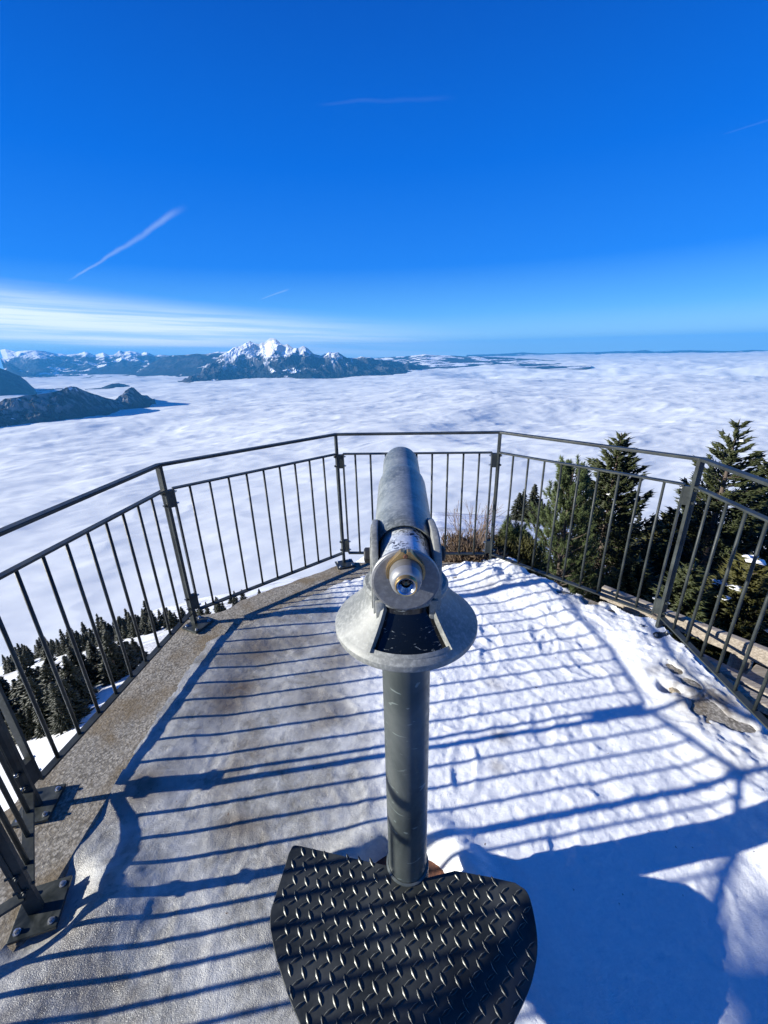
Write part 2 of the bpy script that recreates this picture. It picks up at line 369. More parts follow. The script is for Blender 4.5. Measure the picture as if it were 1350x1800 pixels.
# ---------------------------------------------------------------- cloud sea
FOG = -850.0
def fogdist(px):
    a, e = azel(px); return (EYE-FOG)/math.tan(-e)
na, nr_ = 760, 900
azs = np.radians(np.concatenate([np.linspace(-125, -54.5, 90), np.linspace(-54, 52, 740), np.linspace(52.5, 125, 90)])); rr = np.exp(np.linspace(math.log(700), math.log(46000), nr_))
A_, R_ = np.meshgrid(azs, rr)
cx_, cy_ = R_*np.sin(A_), R_*np.cos(A_)
wx = cx_+260*fbm(cx_/900, cy_/900, 3, 50); wy = cy_+260*fbm(cx_/900, cy_/900, 3, 60)
th = math.radians(18); ux = wx*math.cos(th)+wy*math.sin(th); uy = -wx*math.sin(th)+wy*math.cos(th)
def billow(x, y, o, seed): return np.abs(fbm(x, y, o, seed))*2
small = .55*fbm(ux/190, uy/80, 3, 1)+.25-1.1*np.abs(fbm(ux/300, uy/120, 2, 5))
mid = fbm(ux/760, uy/330, 4, 9, .5)+.2-.9*np.abs(fbm(ux/1100, uy/420, 3, 17))
big = fbm(ux/2600, uy/1400, 3, 20)
rough_ = .42+.58*sstep(R_, 1300, 5200)
zz = FOG+small*17*rough_*sstep(-R_, -14000, -5500)+mid*64*rough_+big*190*(.5+.5*rough_)
# a long trough in the far right of the cloud top, and a bank behind it
zz -= 190*np.exp(-((R_-16500-900*fbm(cx_/3000, cy_/3000, 2, 33))/2600)**2)*sstep(A_, math.radians(6), math.radians(17))
zz += 60*sstep(R_, 20000, 26000)*sstep(A_, math.radians(4), math.radians(16))*(1+1.5*fbm(cx_/5000, cy_/1500, 3, 71))
zz += fbm(cx_/5000, cy_/1500, 4, 80)*150*sstep(R_, 12000, 24000)+(fbm(cx_/3600, cy_/1300, 4, 90)*560-60)*sstep(R_, 12500, 14500)*sstep(-R_, -26000, -19000)*sstep(A_, math.radians(5), math.radians(14))
zz -= 60*sstep(R_, 30000, 46000)
clouds = grid('cloud_sea', cx_, cy_, zz, m_cloud); tag(clouds, kind='structure')

# ---------------------------------------------------------------- mountains beyond and in the cloud sea
def ridge(name, sky, base, depth, amp, nu=420, nv=110, snowline=0.0, snowamt=.5, rockamt=.5, scale=900., seed=0, dist=None, back=1.0, pw=.85, sharp=True, dust=.02):
    sky = np.array(sky, float); base = np.array(base, float)
    xs = np.linspace(sky[0, 0], sky[-1, 0], nu); ys = np.interp(xs, sky[:, 0], sky[:, 1]); yb = np.interp(xs, base[:, 0], base[:, 1])
    az_ = np.empty(nu); zc = np.empty(nu); rb = np.empty(nu); rc = np.empty(nu)
    for i in range(nu):
        a, e = azel((xs[i], ys[i])); az_[i] = a; a2, e2 = azel((xs[i], yb[i]))
        rb[i] = dist if dist else (EYE-FOG)/math.tan(-e2); rc[i] = rb[i]+depth
        zc[i] = EYE+rc[i]*math.tan(e)
    if not dist:
        k = 21; pad = np.pad(rb, k//2, 'edge'); rb = np.convolve(pad, np.ones(k)/k, 'valid')
        rc = rb+depth; zc = np.array([EYE+rc[i]*math.tan(azel((xs[i], ys[i]))[1]) for i in range(nu)])
    v = np.concatenate([np.linspace(-.25, 1, nv), np.linspace(1, 2, nv//2)[1:]])
    VV, UU = np.meshgrid(v, np.arange(nu), indexing='ij')
    Rr = np.where(VV < 1, rb[UU]+(rc-rb)[UU]*VV, rc[UU]+depth*back*(VV-1))
    AA = az_[UU]; XX = Rr*np.sin(AA); YY = Rr*np.cos(AA)
    rel = np.clip(zc-FOG, 20, None)[UU]
    prof = np.where(VV < 1, np.sign(VV)*np.abs(VV)**pw, 1-(VV-1)*1.25)
    Zz = FOG-40+(rel+40)*prof
    wgt = np.clip(VV+.25, 0, 1)*np.clip((1-VV), 0, 1)**.33; wgt = np.where(VV > 1, np.clip(VV-1, 0, .4), wgt)
    endt = np.clip(np.minimum(UU, nu-1-UU)/(nu*.05), 0, 1); wgt = wgt*endt; rel = rel*np.clip(endt*2, .02, 1) if sharp else rel
    n = fbm(XX/scale, YY/scale, 6, seed, .56, ridged=True); n2 = fbm(XX/scale*2.3, YY/scale*2.3, 4, seed+5, .6)
    Zz = Zz+amp*wgt*(n-.12)*1.6+amp*.35*wgt*n2
    Zz = np.where((VV > .985) & (VV < 1.015), zc[UU], Zz)
    # snow lies high up and on clearings, rock breaks through on the steep faces
    gz = np.gradient(Zz, axis=0)/np.maximum(1, np.gradient(Rr, axis=0)); gu = np.gradient(Zz, axis=1)/np.maximum(1, np.abs(np.gradient(XX, axis=1)))
    steep = np.sqrt(gz**2+gu**2)
    h = (Zz-FOG)/max(1, np.percentile(rel, 95))
    sn = sstep(h-snowline+.30*fbm(XX/scale*3, YY/scale*3, 4, seed+9)-.10*(steep-.8), 0, .14)
    gully = fbm(AA*rb[UU]/(scale*.26)+1.5*fbm(XX/scale*2, YY/scale*2, 3, seed+2), VV*2.6+AA*rb[UU]/scale, 4, seed+31, .6)
    sn = sn*(1-rockamt*sstep(gully+.22*(steep-.75), .02, .10)); sn = np.maximum(sn, sstep(h, snowline-.28, snowline-.05)*sstep(-gully, .13, .20)*min(1, rockamt*1.2))
    clear = sstep(fbm(XX/scale*1.7, YY/scale*3.5, 4, seed+14), .30-.25*snowamt, .34-.25*snowamt)*(steep < 1.1)
    sn = np.clip(np.maximum(np.maximum(sn, clear), dust*2*sstep(fbm(XX/scale*6+VV*2, YY/scale*6, 4, seed+40), -.05, .16)*sstep(VV, .05, .5)), 0, 1)
    rock = np.clip(sstep(steep+fbm(XX/scale*5, YY/scale*5, 3, seed+3), .9, 1.5)*rockamt*2, 0, 1)
    Zz = np.maximum(Zz, -1008)
    o = grid(name, XX, YY, Zz, m_mtn, dict(snow=sn, rock=rock)); return tag(o, kind='structure')

ridge('mountains', [(0, 615), (9, 613.5), (27, 618.5), (39, 616.7), (62, 615.8), (80, 617.5), (99, 622), (124, 624.7), (138, 623), (149, 619), (156, 621), (165, 624.7), (174, 622), (181, 619.5), (192, 624.5), (201, 623.8), (210, 616.5), (218, 618.5), (228, 616.7), (240, 619), (248, 622), (258, 620), (271, 626.5), (289, 624), (310, 626), (367, 622), (376, 620), (390, 618.5), (402, 618.8), (420, 622)],
      [(0, 662), (60, 664), (110, 661), (260, 658), (420, 659)], 9000, 620, nu=520, nv=150, snowline=.62, snowamt=.55, rockamt=.2, scale=2100., seed=3)
ridge('hills', [(60, 663), (150, 661.5), (240, 655), (250, 648.7), (265, 638), (283, 630), (301, 624.7), (326, 623.8), (346, 621.6), (372, 624.7), (390, 624.7), (420, 630), (450, 640)],
      [(60, 664), (240, 662), (450, 661)], 3500, 260, nu=360, snowline=1.05, snowamt=.33, rockamt=.1, scale=1500., seed=23)
ridge('hills', [(0, 629), (7, 631), (18, 638), (35, 648.7), (53, 656), (66, 663), (100, 664), (104, 664.8)], [(0, 667), (60, 667), (104, 665)], 2600, 200, nu=200, nv=90, snowline=.86, snowamt=.3, seed=31, scale=1300.)
ridge('hills', [(-60, 632), (0, 647), (10, 650.5), (23, 656), (35, 661), (46, 669), (55, 678), (62, 684), (71, 687.5), (90, 686.5), (104, 685.5), (112, 688)], [(-60, 703), (0, 698), (40, 695), (71, 690), (112, 689)], 1500, 170, nu=220, nv=90, snowline=1.05, snowamt=.05, seed=41, scale=700.)
ridge('hill', [(150, 687), (172, 684), (184, 679), (196, 674.5), (208, 673.5), (220, 675.5), (226, 678.5)], [(150, 688), (226, 680)], 700, 30, nu=120, nv=50, snowline=1.3, snowamt=.1, seed=44, scale=500.)
ridge('mountain', [(314, 678), (322, 675), (330, 671.8), (340, 665.5), (353, 661), (358, 649), (377, 634.4), (393, 623), (408, 616.7), (422, 609.6), (431, 603.3), (439, 599.4), (447, 603.3), (456, 605), (460, 601.8), (465, 602.2), (475, 594), (481, 594.6), (485, 596), (496, 605.8), (501, 606), (505, 604.2), (515, 612), (524, 612.9), (533, 607.6), (542, 612.9), (551, 621.8), (565, 625.3), (578, 618.6), (587, 620.2), (594, 619.2), (603, 625), (610, 629), (631, 629), (640, 630.7), (653, 632), (671, 633.8), (685, 633.4), (700, 636.4), (724, 641.8), (749, 647), (762, 650)],
      [(314, 680), (353, 671), (400, 668), (440, 666), (540, 666), (600, 663), (660, 660), (700, 657), (762, 651)], 2700, 700, nu=900, nv=230, snowline=.44, snowamt=.22, rockamt=.5, scale=1150., seed=57, pw=1.15)
ridge('hills', [(640, 632), (658, 629.3), (689, 627.6), (712, 626.5), (724, 624.9), (748, 622.6), (757, 624), (769, 624.5), (795, 624.9), (820, 626.8), (841, 626.3), (880, 628), (934, 631), (990, 635), (1040, 640)], [(640, 648), (760, 648), (860, 645), (1040, 642)], 7000, 160, nu=420, nv=110, snowline=.95, snowamt=1.0, rockamt=.1, scale=1500., seed=66)
ridge('hills', [(820, 624), (861, 622.6), (890, 621.5), (918, 619.3), (940, 620.8), (963, 621.4), (1012, 619.3), (1050, 619), (1085, 617.0), (1110, 617.6), (1134, 615.2), (1150, 618), (1180, 616.6), (1207, 615.5), (1250, 616.5), (1289, 617.2), (1321, 615.0), (1350, 616), (1420, 614)], [(820, 640), (1420, 640)], 3000, 60, nu=240, nv=40, snowline=1.3, snowamt=.35, rockamt=.1, scale=2500., seed=77, dist=46500)
# the cliffed ridge rising from the cloud on the left and its small pointed knob
ridge('ridge', [(-60, 722), (0, 707), (9, 702), (18, 700), (30, 698.5), (44, 695), (62, 693.5), (85, 691), (107, 686), (116, 682), (124, 680), (135, 681), (151, 688), (169, 694), (185, 699), (203, 703), (211, 697.5), (220, 688), (226, 683), (231, 680.6), (235, 681.2), (241, 687), (249, 694), (257, 695.5), (267, 701), (273, 706)],
      [(-60, 762), (0, 753), (60, 747), (120, 738), (200, 723), (240, 714), (273, 707)], 620, 190, nu=700, nv=150, snowline=1.02, snowamt=.0, rockamt=.8, scale=330., seed=88, pw=.75, dust=.09)

# ---------------------------------------------------------------- terrain below the platform
def drop(az_, r):
    w = sstep(np.degrees(az_), -12, 8)
    L_ = 3.2+17.5*(1-np.exp(-(np.maximum(r, 2.6)-2.6)/6))+.51*np.maximum(r-8, 0)
    R2 = 3.3+.372*np.maximum(r-2.6, 0)
    bk = sstep(np.abs(np.degrees(az_)), 75, 112)
    return (L_*(1-w)+R2*w)*(1-bk)+(1.95+.02*r)*bk
def redge(az_):
    d = np.degrees(az_); w = sstep(d, -15, 5); return (330+25*np.sin(d*.35))*(1-w)+(120+.6*d)*w
def terrain_z(x, y):
    r = np.hypot(x, y); a_ = np.arctan2(x, y)
    d = drop(a_, r); e = redge(a_); over = np.maximum(r-e, 0)
    z = EYE-d-over*.55-over**2*.004
    amp = np.clip((r-3)/40, 0, 1)
    z = z+amp*1.6*fbm(x/26, y/26, 5, 5)+np.clip((r-3)/6, 0, 1)*.25*fbm(x/3, y/3, 4, 8)
    return np.maximum(z, -1000)
na, nr_ = 640, 420
azs = np.radians(np.linspace(-180, 180, na)); rr = np.concatenate([np.linspace(1.5, 6, 60), np.exp(np.linspace(math.log(6.1), math.log(1100), nr_-60))])
A_, R_ = np.meshgrid(azs, rr); tx, ty = R_*np.sin(A_), R_*np.cos(A_)
tz = terrain_z(tx, ty)
veg = sstep(fbm(tx/9, ty/9, 4, 15), -.02, .14)*sstep(R_, 4, 14)*.75
veg = np.maximum(veg, sstep(fbm(tx/2.5, ty/2.5, 4, 25), -.05, .1)*sstep(-R_, -14, -6)*sstep(A_, -.2, .1))
terrain = grid('terrain', tx, ty, tz, m_field, dict(veg=veg)); tag(terrain, kind='structure')
def on_terrain(xs, ys):            # where rays through the picture points meet the terrain
    v = np.stack([ray((x, y)) for x, y in zip(xs, ys)]); t = np.full(len(v), 8.0); hit = np.full((len(v), 3), np.nan)
    for _ in range(420):
        p = v*t[:, None]; g = terrain_z(p[:, 0], p[:, 1]); h_ = (EYE+p[:, 2] < g) & np.isnan(hit[:, 0])
        hit[h_, 0] = p[h_, 0]; hit[h_, 1] = p[h_, 1]; hit[h_, 2] = g[h_]; t = t*1.011
    return hit

# ---------------------------------------------------------------- platform
SC = EYE/1.65
HR, TR, BR = 1.082, .9355, .1045                       # handrail, panel top rail, panel bottom rail
PA, PB, PC, PD = [np.array(p) for p in ((-1.265, 2.292), (-.344, 3.083), (.853, 2.995), (1.669, 2.111))]
E1 = np.array((-1.401, 1.120)); E2 = np.array((-1.141, .787)); E3 = E2+1.30*np.array((math.cos(math.radians(219)), math.sin(math.radians(219))))
PF = PD+1.204*np.array((math.cos(math.radians(-92.5)), math.sin(math.radians(-92.5)))); PG = np.array((1.60, -.28))
def offs(poly, d):     # inward offset of an open chain (the platform lies to the right of travel E->F)
    out_ = []
    for i, p in enumerate(poly):
        ns = []
        for a, b in ((i-1, i), (i, i+1)):
            if a < 0 or b >= len(poly): continue
            t = poly[b]-poly[a]; t = t/np.linalg.norm(t); ns.append(np.array((t[1], -t[0])))
        if len(ns) == 2:
            n = ns[0]+ns[1]; n = n/np.linalg.norm(n); out_.append(p+n*d/max(.3, n.dot(ns[0])))
        else: out_.append(p+ns[0]*d)
    return out_
chain = [np.array((-2.35, -2.2)), np.array((-2.30, -.10)), E1, PA, PB, PC, PD, PF, np.array((1.6, -.4)), np.array((1.6, -2.2))]
outer = offs(chain, -.055)
for i, dxy in ((2, (-.075, -.01)), (3, (-.045, .02)), (4, (.01, -.03))): outer[i] = outer[i]+np.array(dxy)
inner = [np.array((-1.135, -2.2)), np.array((-1.135, .35)), np.array((-1.135, 1.15)), np.array((-1.085, 2.09)), np.array((-.24, 2.83)), np.array((.80, 2.78)), np.array((1.46, 2.03)), np.array((1.42, .95)), np.array((1.40, -.4)), np.array((1.40, -2.2))]
# the outer edge of the kerb is broken, so it wanders a little
def rough_line(pts, step, amp, seed):
    out_ = []
    for i in range(len(pts)-1):
        n = max(2, int(np.linalg.norm(pts[i+1]-pts[i])/step)); t = (pts[i+1]-pts[i]); t = t/np.linalg.norm(t); nrm = np.array((t[1], -t[0]))
        for k in range(n):
            p = pts[i]+(pts[i+1]-pts[i])*k/n
            out_.append((p, nrm*amp*float(fbm(np.array(p[0]*5.), np.array(p[1]*5.), 4, seed))))
    out_.append((pts[-1], np.zeros(2))); return out_
kb = MB(); nseg = 64
ou = rough_line(outer, .03, .05, 2); 
# resample both chains by segment so they match
def resample(pts, n):
    r_ = []
    for i in range(len(pts)-1):
        for k in range(n): r_.append(pts[i]+(pts[i+1]-pts[i])*k/n)
    r_.append(pts[-1]); return r_
ro_, ri_ = resample(outer, 40), resample(inner, 40); V = []; nP = len(ro_)
for i in range(nP):
    po, pi_ = ro_[i], ri_[i]; t = po-pi_; L_ = np.linalg.norm(t); t = t/L_
    gap = .10*max(0, 1-abs(np.linalg.norm(po-(PA+.16*(PB-PA)))/.16))      # broken-out corner beside the post
    w = .05*float(fbm(np.array(po[0]*6.), np.array(po[1]*6.), 4, 2))-gap
    for (p, z) in ((po+t*w, -.9), (po+t*w, -.02), (po+t*(w-.018), 0.0), (pi_+(po-pi_)*.66, .002), (pi_+(po-pi_)*.33, -.001), (pi_+t*.010, 0.0), (pi_, -.012), (pi_, -.14)):
        V.append((p[0], p[1], z))
Fk = [(i*8+k, i*8+k+1, (i+1)*8+k+1, (i+1)*8+k) for i in range(nP-1) for k in range(7)]
kb.add(V, Fk, False); kb.build('kerb', m_conc); tag(bpy.data.objects['kerb'], kind='structure')
fl = MB(); fl.prism([tuple(p) for p in inner], -.9, -.10, (0, 0, 0), (1, 0, 0), (0, 1, 0), (0, 0, 1)); tag(fl.build('platform', m_conc), kind='structure')

# snow and ice lying on the platform
step = .0085
gx, gy = np.meshgrid(np.arange(-1.30, 1.78, step), np.arange(-1.6, 3.06, step))
def inpoly(x, y, poly):
    c = np.zeros(x.shape, bool); n = len(poly)
    for i in range(n):
        x1, y1 = poly[i]; x2, y2 = poly[(i+1) % n]
        cond = ((y1 > y) != (y2 > y)) & (x < (x2-x1)*(y-y1)/((y2-y1) if y2 != y1 else 1e-9)+x1); c ^= cond
    return c
def segd(x, y, a, b):
    t = np.clip(((x-a[0])*(b[0]-a[0])+(y-a[1])*(b[1]-a[1]))/((b[0]-a[0])**2+(b[1]-a[1])**2), 0, 1)
    return np.hypot(x-(a[0]+t*(b[0]-a[0])), y-(a[1]+t*(b[1]-a[1])))
e1n = fbm(gx*5, gy*5, 4, 3)
# ice-covered worn part on the left, loose trodden snow to the right
iceA = sstep(-(gx-(-.10+.16*gy-.10*gy*gy+.05)+.35*e1n), -.12, .28)
zc_ = -.022+.006*fbm(gx*3.2, gy*3.2, 4, 1)+.006*fbm(gx*11, gy*11, 4, 2)
trod = fbm(gx*34+2*e1n, gy*52, 4, 4, .6); dents = -np.clip(-fbm(gx*30, gy*40, 3, 7)-.14, 0, 1)
zc_ = zc_+(.0075*trod+.009*dents)*(1-.6*iceA)+.0030*fbm(gx*60, gy*60, 2, 12)*(1-.6*iceA)
for _ in range(150):      # boot prints frozen into the snow
    x0, y0, an = RNG.uniform(-.9, 1.5), RNG.uniform(.6, 2.9), RNG.uniform(-.5, 1.2)
    u = (gx-x0)*math.cos(an)+(gy-y0)*math.sin(an); v = -(gx-x0)*math.sin(an)+(gy-y0)*math.cos(an)
    d = (u/.045)**2+(v/.11)**2; dep = RNG.uniform(.001, .005)
    zc_ -= dep*np.exp(-d**2)*(1-.6*iceA)-dep*.6*np.exp(-((np.sqrt(d)-1.25)/.22)**2)*(1-.6*iceA)
dR = np.minimum(np.minimum(segd(gx, gy, PC, PD), segd(gx, gy, PD, PF)), segd(gx, gy, PF, (1.62, -1.5)))
rise = sstep(-dR, -.42, -.16); lump = fbm(gx*9, gy*9, 4, 21)
zc_ += rise*(.046+.045*lump)
dT = segd(gx, gy, PB+(PC-PB)*.45, PC); zc_ += sstep(-dT, -.34, -.14)*(.035+.06*lump)*sstep(gx, .1, .5)
dC = np.hypot(gx-(PC[0]+.12), gy-(PC[1]-.10)); zc_ += .05*np.exp(-(dC/.10)**2)
# bare patches: the snow is worn through near the right-hand kerb
for (px_, rad, dep) in (((1040, 1060), .055, .10), ((1075, 1075), .03, .06), ((1000, 1042), .04, .06), ((1245, 1245), .058, .11), ((1215, 1205), .035, .08), ((1190, 1180), .025, .06), ((1170, 1210), .03, .05), ((1290, 1275), .04, .06)):
    g = ground(px_, 0); d = np.hypot(gx-g[0], gy-g[1])*np.clip(1+1.4*e1n+.9*fbm(gx*16, gy*16, 3, 51), .4, 3); zc_ -= dep*np.exp(-(d/rad)**2)
# melted edge along the left kerb: a small wall of ice
dl = np.minimum(np.minimum(segd(gx, gy, inner[0], inner[1]), segd(gx, gy, inner[1], inner[3])), segd(gx, gy, inner[3], inner[4]))
zc_ += sstep(-dl, -.34, -.05)*.026*(1-.85*np.exp(-((gy-1.0)/.13)**2))
zc_ += .030*np.exp(-(np.hypot(gx+.90, gy-.80)/.13)**2)-.040*np.exp(-(np.hypot(gx+1.12, gy-.80)/.12)**4)
ridge_l = np.exp(-((dl-.075)/.022)**2)*sstep(gy, 1.0, 1.3); zc_ += 0*ridge_l
near = sstep(-gy, -1.12, -.95)                # by the lower left posts the ice climbs over the kerb
zc_ += near*sstep(-gx, .72, 1.1)*.016
# snow kept off the pillar foot
dp = np.hypot(gx-.042, gy-.772); zc_ -= .075*(1-sstep(dp+.03*e1n, .17, .235)); zc_ += .022*np.exp(-((dp-.27)/.05)**2)
edge_poly = [(-1.16, -1.6), (-1.16, .45), (-1.185, .66), (-1.16, .85), (-1.175, .99), (-1.155, 1.15), (-1.115, 2.10), (-.30, 2.81), (-.22, 2.865), (.35, 2.93), (.80, 2.96), (.93, 3.02), (1.70, 2.15), (1.70, .9), (1.66, -.4), (1.66, -1.6)]
xe = gx+.030*fbm(gx*14, gy*14, 4, 31)+.02*e1n; ye = gy+.030*fbm(gx*14, gy*14, 4, 37)
ins = inpoly(xe, ye, edge_poly); keep = (ins[:-1, :-1] & ins[1:, 1:])
dirt = np.zeros_like(gx)
for (px_, rad, k) in (((455, 1150), .16, .7), ((420, 1215), .14, .9), ((520, 1130), .12, .4), ((395, 1240), .12, .7), ((600, 1180), .16, .35), ((250, 1390), .10, .8), ((555, 1225), .14, .35), ((870, 1205), .04, .35), ((860, 1035), .08, .35), ((880, 1300), .03, .5), ((870, 1350), .03, .4), ((420, 1450), .05, .7), ((1040, 1065), .11, .8), ((1240, 1245), .16, .9), ((1150, 1190), .05, .4)):
    g = ground(px_, -.03); d = np.hypot(gx-g[0], (gy-g[1])*1.2)*np.clip(1+1.5*e1n, .4, 3); dirt = np.maximum(dirt, min(1, k*1.25)*np.exp(-(d/(rad*1.2))**2))
snow = grid('snow', gx, gy, zc_, m_snow, dict(ice=iceA, dirt=dirt), keep=keep); tag(snow, kind='structure')

# ---------------------------------------------------------------- railing
RO = np.array((0.0, 2.0, 0.0))
railing = empty('railing', RO, 'dark steel safety railing with vertical bars along the edge of the viewing platform', 'railing')
def p3(p, z): return np.array((p[0], p[1], z))
def corner_post(p, d_in, lit=1, plate_r=.105, ang0=0.0, side=None, off_=.035):
    """flat bar post at p; d_in is the inward unit vector"""
    d_in = np.asarray(d_in, float)/np.linalg.norm(d_in); tn = np.array((d_in[1], -d_in[0]))
    b = MB(); b.box(p3(p, (HR-.012)/2), (p3(tn, 0), p3(d_in, 0), (0, 0, 1)), (.0095, .020, (HR-.012)/2)); post = b.build('post', m_rail, railing, RO, .0015)
    pl = MB(); ps = []
    for k in range(4):
        a_ = ang0+math.pi/4+k*math.pi/2; q_ = p+plate_r*(math.cos(a_)*d_in*.92+math.sin(a_)*tn*1.05)+d_in*off_; ps.append((q_[0], q_[1]))
    pl.prism(ps, .006, .018, (0, 0, 0), (1, 0, 0), (0, 1, 0), (0, 0, 1)); pl.build('base_plate', m_plate, post, RO, .0012)
    for k in range(4):
        a_ = ang0+math.pi/4+k*math.pi/2; q_ = p+plate_r*.70*(math.cos(a_)*d_in*.92+math.sin(a_)*tn*1.05)+d_in*off_
        bb = MB(); bb.lathe([(.0105, .018), (.0105, .0205), (.0065, .0205), (.0065, .028), (.0001, .029)], p3(q_, 0), n=14); bb.build('bolt', m_bolt, post, RO)
    return post
def panel(a, b, sa, sb, post_a, post_b, skip=()):
    """a,b post positions; sa/sb: True where a separate side bar is bolted beside that post"""
    t = (b-a)/np.linalg.norm(b-a); L_ = np.linalg.norm(b-a); ia = .046 if sa else .008; ib = .046 if sb else .008
    A2, B2 = a+t*ia, b-t*ib; up = (0, 0, 1); f = MB()
    f.bar(p3(A2, TR-.005), p3(B2, TR-.005), .034, .010); f.bar(p3(A2, BR-.005), p3(B2, BR-.005), .034, .010)
    for on, q_ in ((sa, A2), (sb, B2)):
        f.box(p3(q_, (TR+BR)/2-.005), (p3(t, 0), (-t[1], t[0], 0), up), (.005 if on else .003, .017 if on else .012, (TR-BR)/2-.0055))
    fr = f.build('panel_frame', m_rail, railing, RO, .001)
    n = 9; first, last = a+t*.0, b
    for k in range(1, n+1):
        q_ = a+t*(ia*.5+(L_-(ia+ib)*.5)*k/(n+1)) if L_ > .8 else None
        if q_ is None: break
        bb = MB(); bb.tube([p3(q_, BR-.0005), p3(q_, TR-.0095)], .0074, 8); bb.build('baluster', m_rail, fr, RO)
    if L_ <= .8:
        for k in range(1, 4):
            q_ = a+t*L_*k/4.; bb = MB(); bb.tube([p3(q_, BR-.0005), p3(q_, TR-.0095)], .0074, 8); bb.build('baluster', m_rail, fr, RO)
    for on, q_, post, sg in ((sa, a, post_a, 1), (sb, b, post_b, -1)):
        for zc in (TR-.062, BR+.062):
            if on:
                s_ = MB(); s_.box(p3(q_+t*sg*.0255, zc), (p3(t, 0), (-t[1], t[0], 0), up), (.0155, .0165, .052)); s_.build('spacer_block', m_rail, post, RO, .001)
            for dz in (-.036, .036):
                c0 = q_-t*sg*.012; c1 = q_+t*sg*.052 if on else q_+t*sg*.014
                s_ = MB()
                g_ = float(np.linalg.norm(c1-c0))
                s_.lathe([(.0001, -.0145), (.005, -.014), (.005, -.006), (.0085, -.006), (.0085, 0), (.005, 0), (.005, g_), (.0085, g_), (.0085, g_+.006), (.005, g_+.006), (.005, g_+.014), (.0001, g_+.0145)], p3(c0, zc+dz), p3(t*sg, 0), n=10)
                s_.build('bolt', m_bolt if on else m_rail, post, RO)
    return fr
def inward(p, c=(0.15, 1.6)): v = np.array(c)-p; return v/np.linalg.norm(v)
post = {}
for nm, p, a0 in (('E3', E3, 0), ('E2', E2, .1), ('E1', E1, .1), ('A', PA, 0), ('B', PB, 0), ('C', PC, 0), ('D', PD, 0), ('F', PF, 0), ('G', PG, 0)):
    dd = inward(p) if nm not in ('E2', 'E3') else np.array((.92, .4))
    post[nm] = corner_post(p, dd, ang0=a0, plate_r=.098, off_=.012 if nm in ('E1', 'E2') else .035)
    if nm in ('D', 'C'):
        pass
panel(E1, PA, True, False, post['E1'], post['A']); panel(PA, PB, True, False, post['A'], post['B']); panel(PB, PC, True, True, post['B'], post['C'])
panel(PC, PD, False, True, post['C'], post['D']); panel(PD, PF, False, True, post['D'], post['F']); panel(PF, PG, False, False, post['F'], post['G']); panel(E1, E2, False, False, post['E1'], post['E2']); panel(E2, E3, False, False, post['E2'], post['E3'])
hr_ = MB(); ch = [E3, E2, E1, PA, PB, PC, PD, PF, PG]
# handrail: flat-topped bar mitred at the corners
def mitre(chn, half):
    o_ = []
    for i, p in enumerate(chn):
        ns = []
        for a, b in ((i-1, i), (i, i+1)):
            if a < 0 or b >= len(chn): continue
            t = chn[b]-chn[a]; t = t/np.linalg.norm(t); ns.append(np.array((t[1], -t[0])))
        n = sum(ns); n = n/np.linalg.norm(n); o_.append((p+n*half/max(.5, n.dot(ns[0])), p-n*half/max(.5, n.dot(ns[0]))))
    return o_
mt = mitre(ch, .021); V = []
for (a, b) in mt: V += [(a[0], a[1], HR+.004), (a[0], a[1], HR-.012), (b[0], b[1], HR-.012), (b[0], b[1], HR+.004)]
F_ = [(i*4+k, i*4+(k+1) % 4, (i+1)*4+(k+1) % 4, (i+1)*4+k) for i in range(len(ch)-1) for k in range(4)]+[(0, 1, 2, 3), tuple((len(ch)-1)*4+k for k in (3, 2, 1, 0))]
hr_.add(V, F_); hr_.build('handrail', m_rail, railing, RO, .003)

# ---------------------------------------------------------------- coin telescope
TO = np.array((.042, .7725, -.03)); TX, TY = TO[0], TO[1]
tel = empty('coin_telescope', TO, 'grey cast metal viewing telescope on a round pillar with a tread plate at its foot', 'telescope')
p = MB(); p.lathe([(.0558, -.05), (.0558, 1.045), (.060, 1.05), (.060, 1.072), (.05, 1.073)], (TX, TY, 0), n=64); p.build('pillar', m_pillar, tel, TO)
p = MB(); p.lathe([(.02, -.028), (.185, -.028), (.192, -.034), (.195, -.06)], (TX, TY, 0), n=64)
for k in range(6):
    a_ = k*math.pi/3+.3; p.lathe([(.016, -.028), (.016, -.016), (.001, -.015)], (TX+.145*math.cos(a_), TY+.145*math.sin(a_), 0), n=6, smooth=False)
p.build('base_flange', m_rust, tel, TO)
# bell-shaped collar: full lathe with a sunk window sector facing the viewer
c_ = (TX, TY, 0); prof = [(.125, 1.085), (.146, 1.0815), (.1535, 1.0835), (.1555, 1.088), (.1555, 1.098), (.152, 1.103), (.146, 1.108), (.135, 1.1185), (.118, 1.135), (.102, 1.153), (.090, 1.170), (.0872, 1.178)]
front = np.array((0.02, -1.0, 0)); win = math.radians(35)
h_ = MB(); h_.lathe([(.05, 1.088), (.125, 1.085), (.146, 1.0815), (.1535, 1.0835), (.1555, 1.088), (.1555, 1.098), (.152, 1.103), (.146, 1.108)], c_, n=96, ref=front)
h_.lathe(prof[6:], c_, n=72, ref=front, a0=win, a1=2*math.pi-win)
h_.lathe([(.0872, 1.178), (.0905, 1.183), (.0905, 1.190), (.086, 1.196), (.079, 1.197), (.074, 1.203), (.060, 1.207), (.001, 1.208)], c_, n=72)
house = h_.build('collar', m_cast, tel, TO)
fr_ = MB(); rec = .0085
def cone_pt(r, z, a_):
    f_ = front/np.linalg.norm(front); b_ = np.cross((0, 0, 1.0), f_); return np.array((TX, TY, z))+r*(math.cos(a_)*f_+math.sin(a_)*b_)
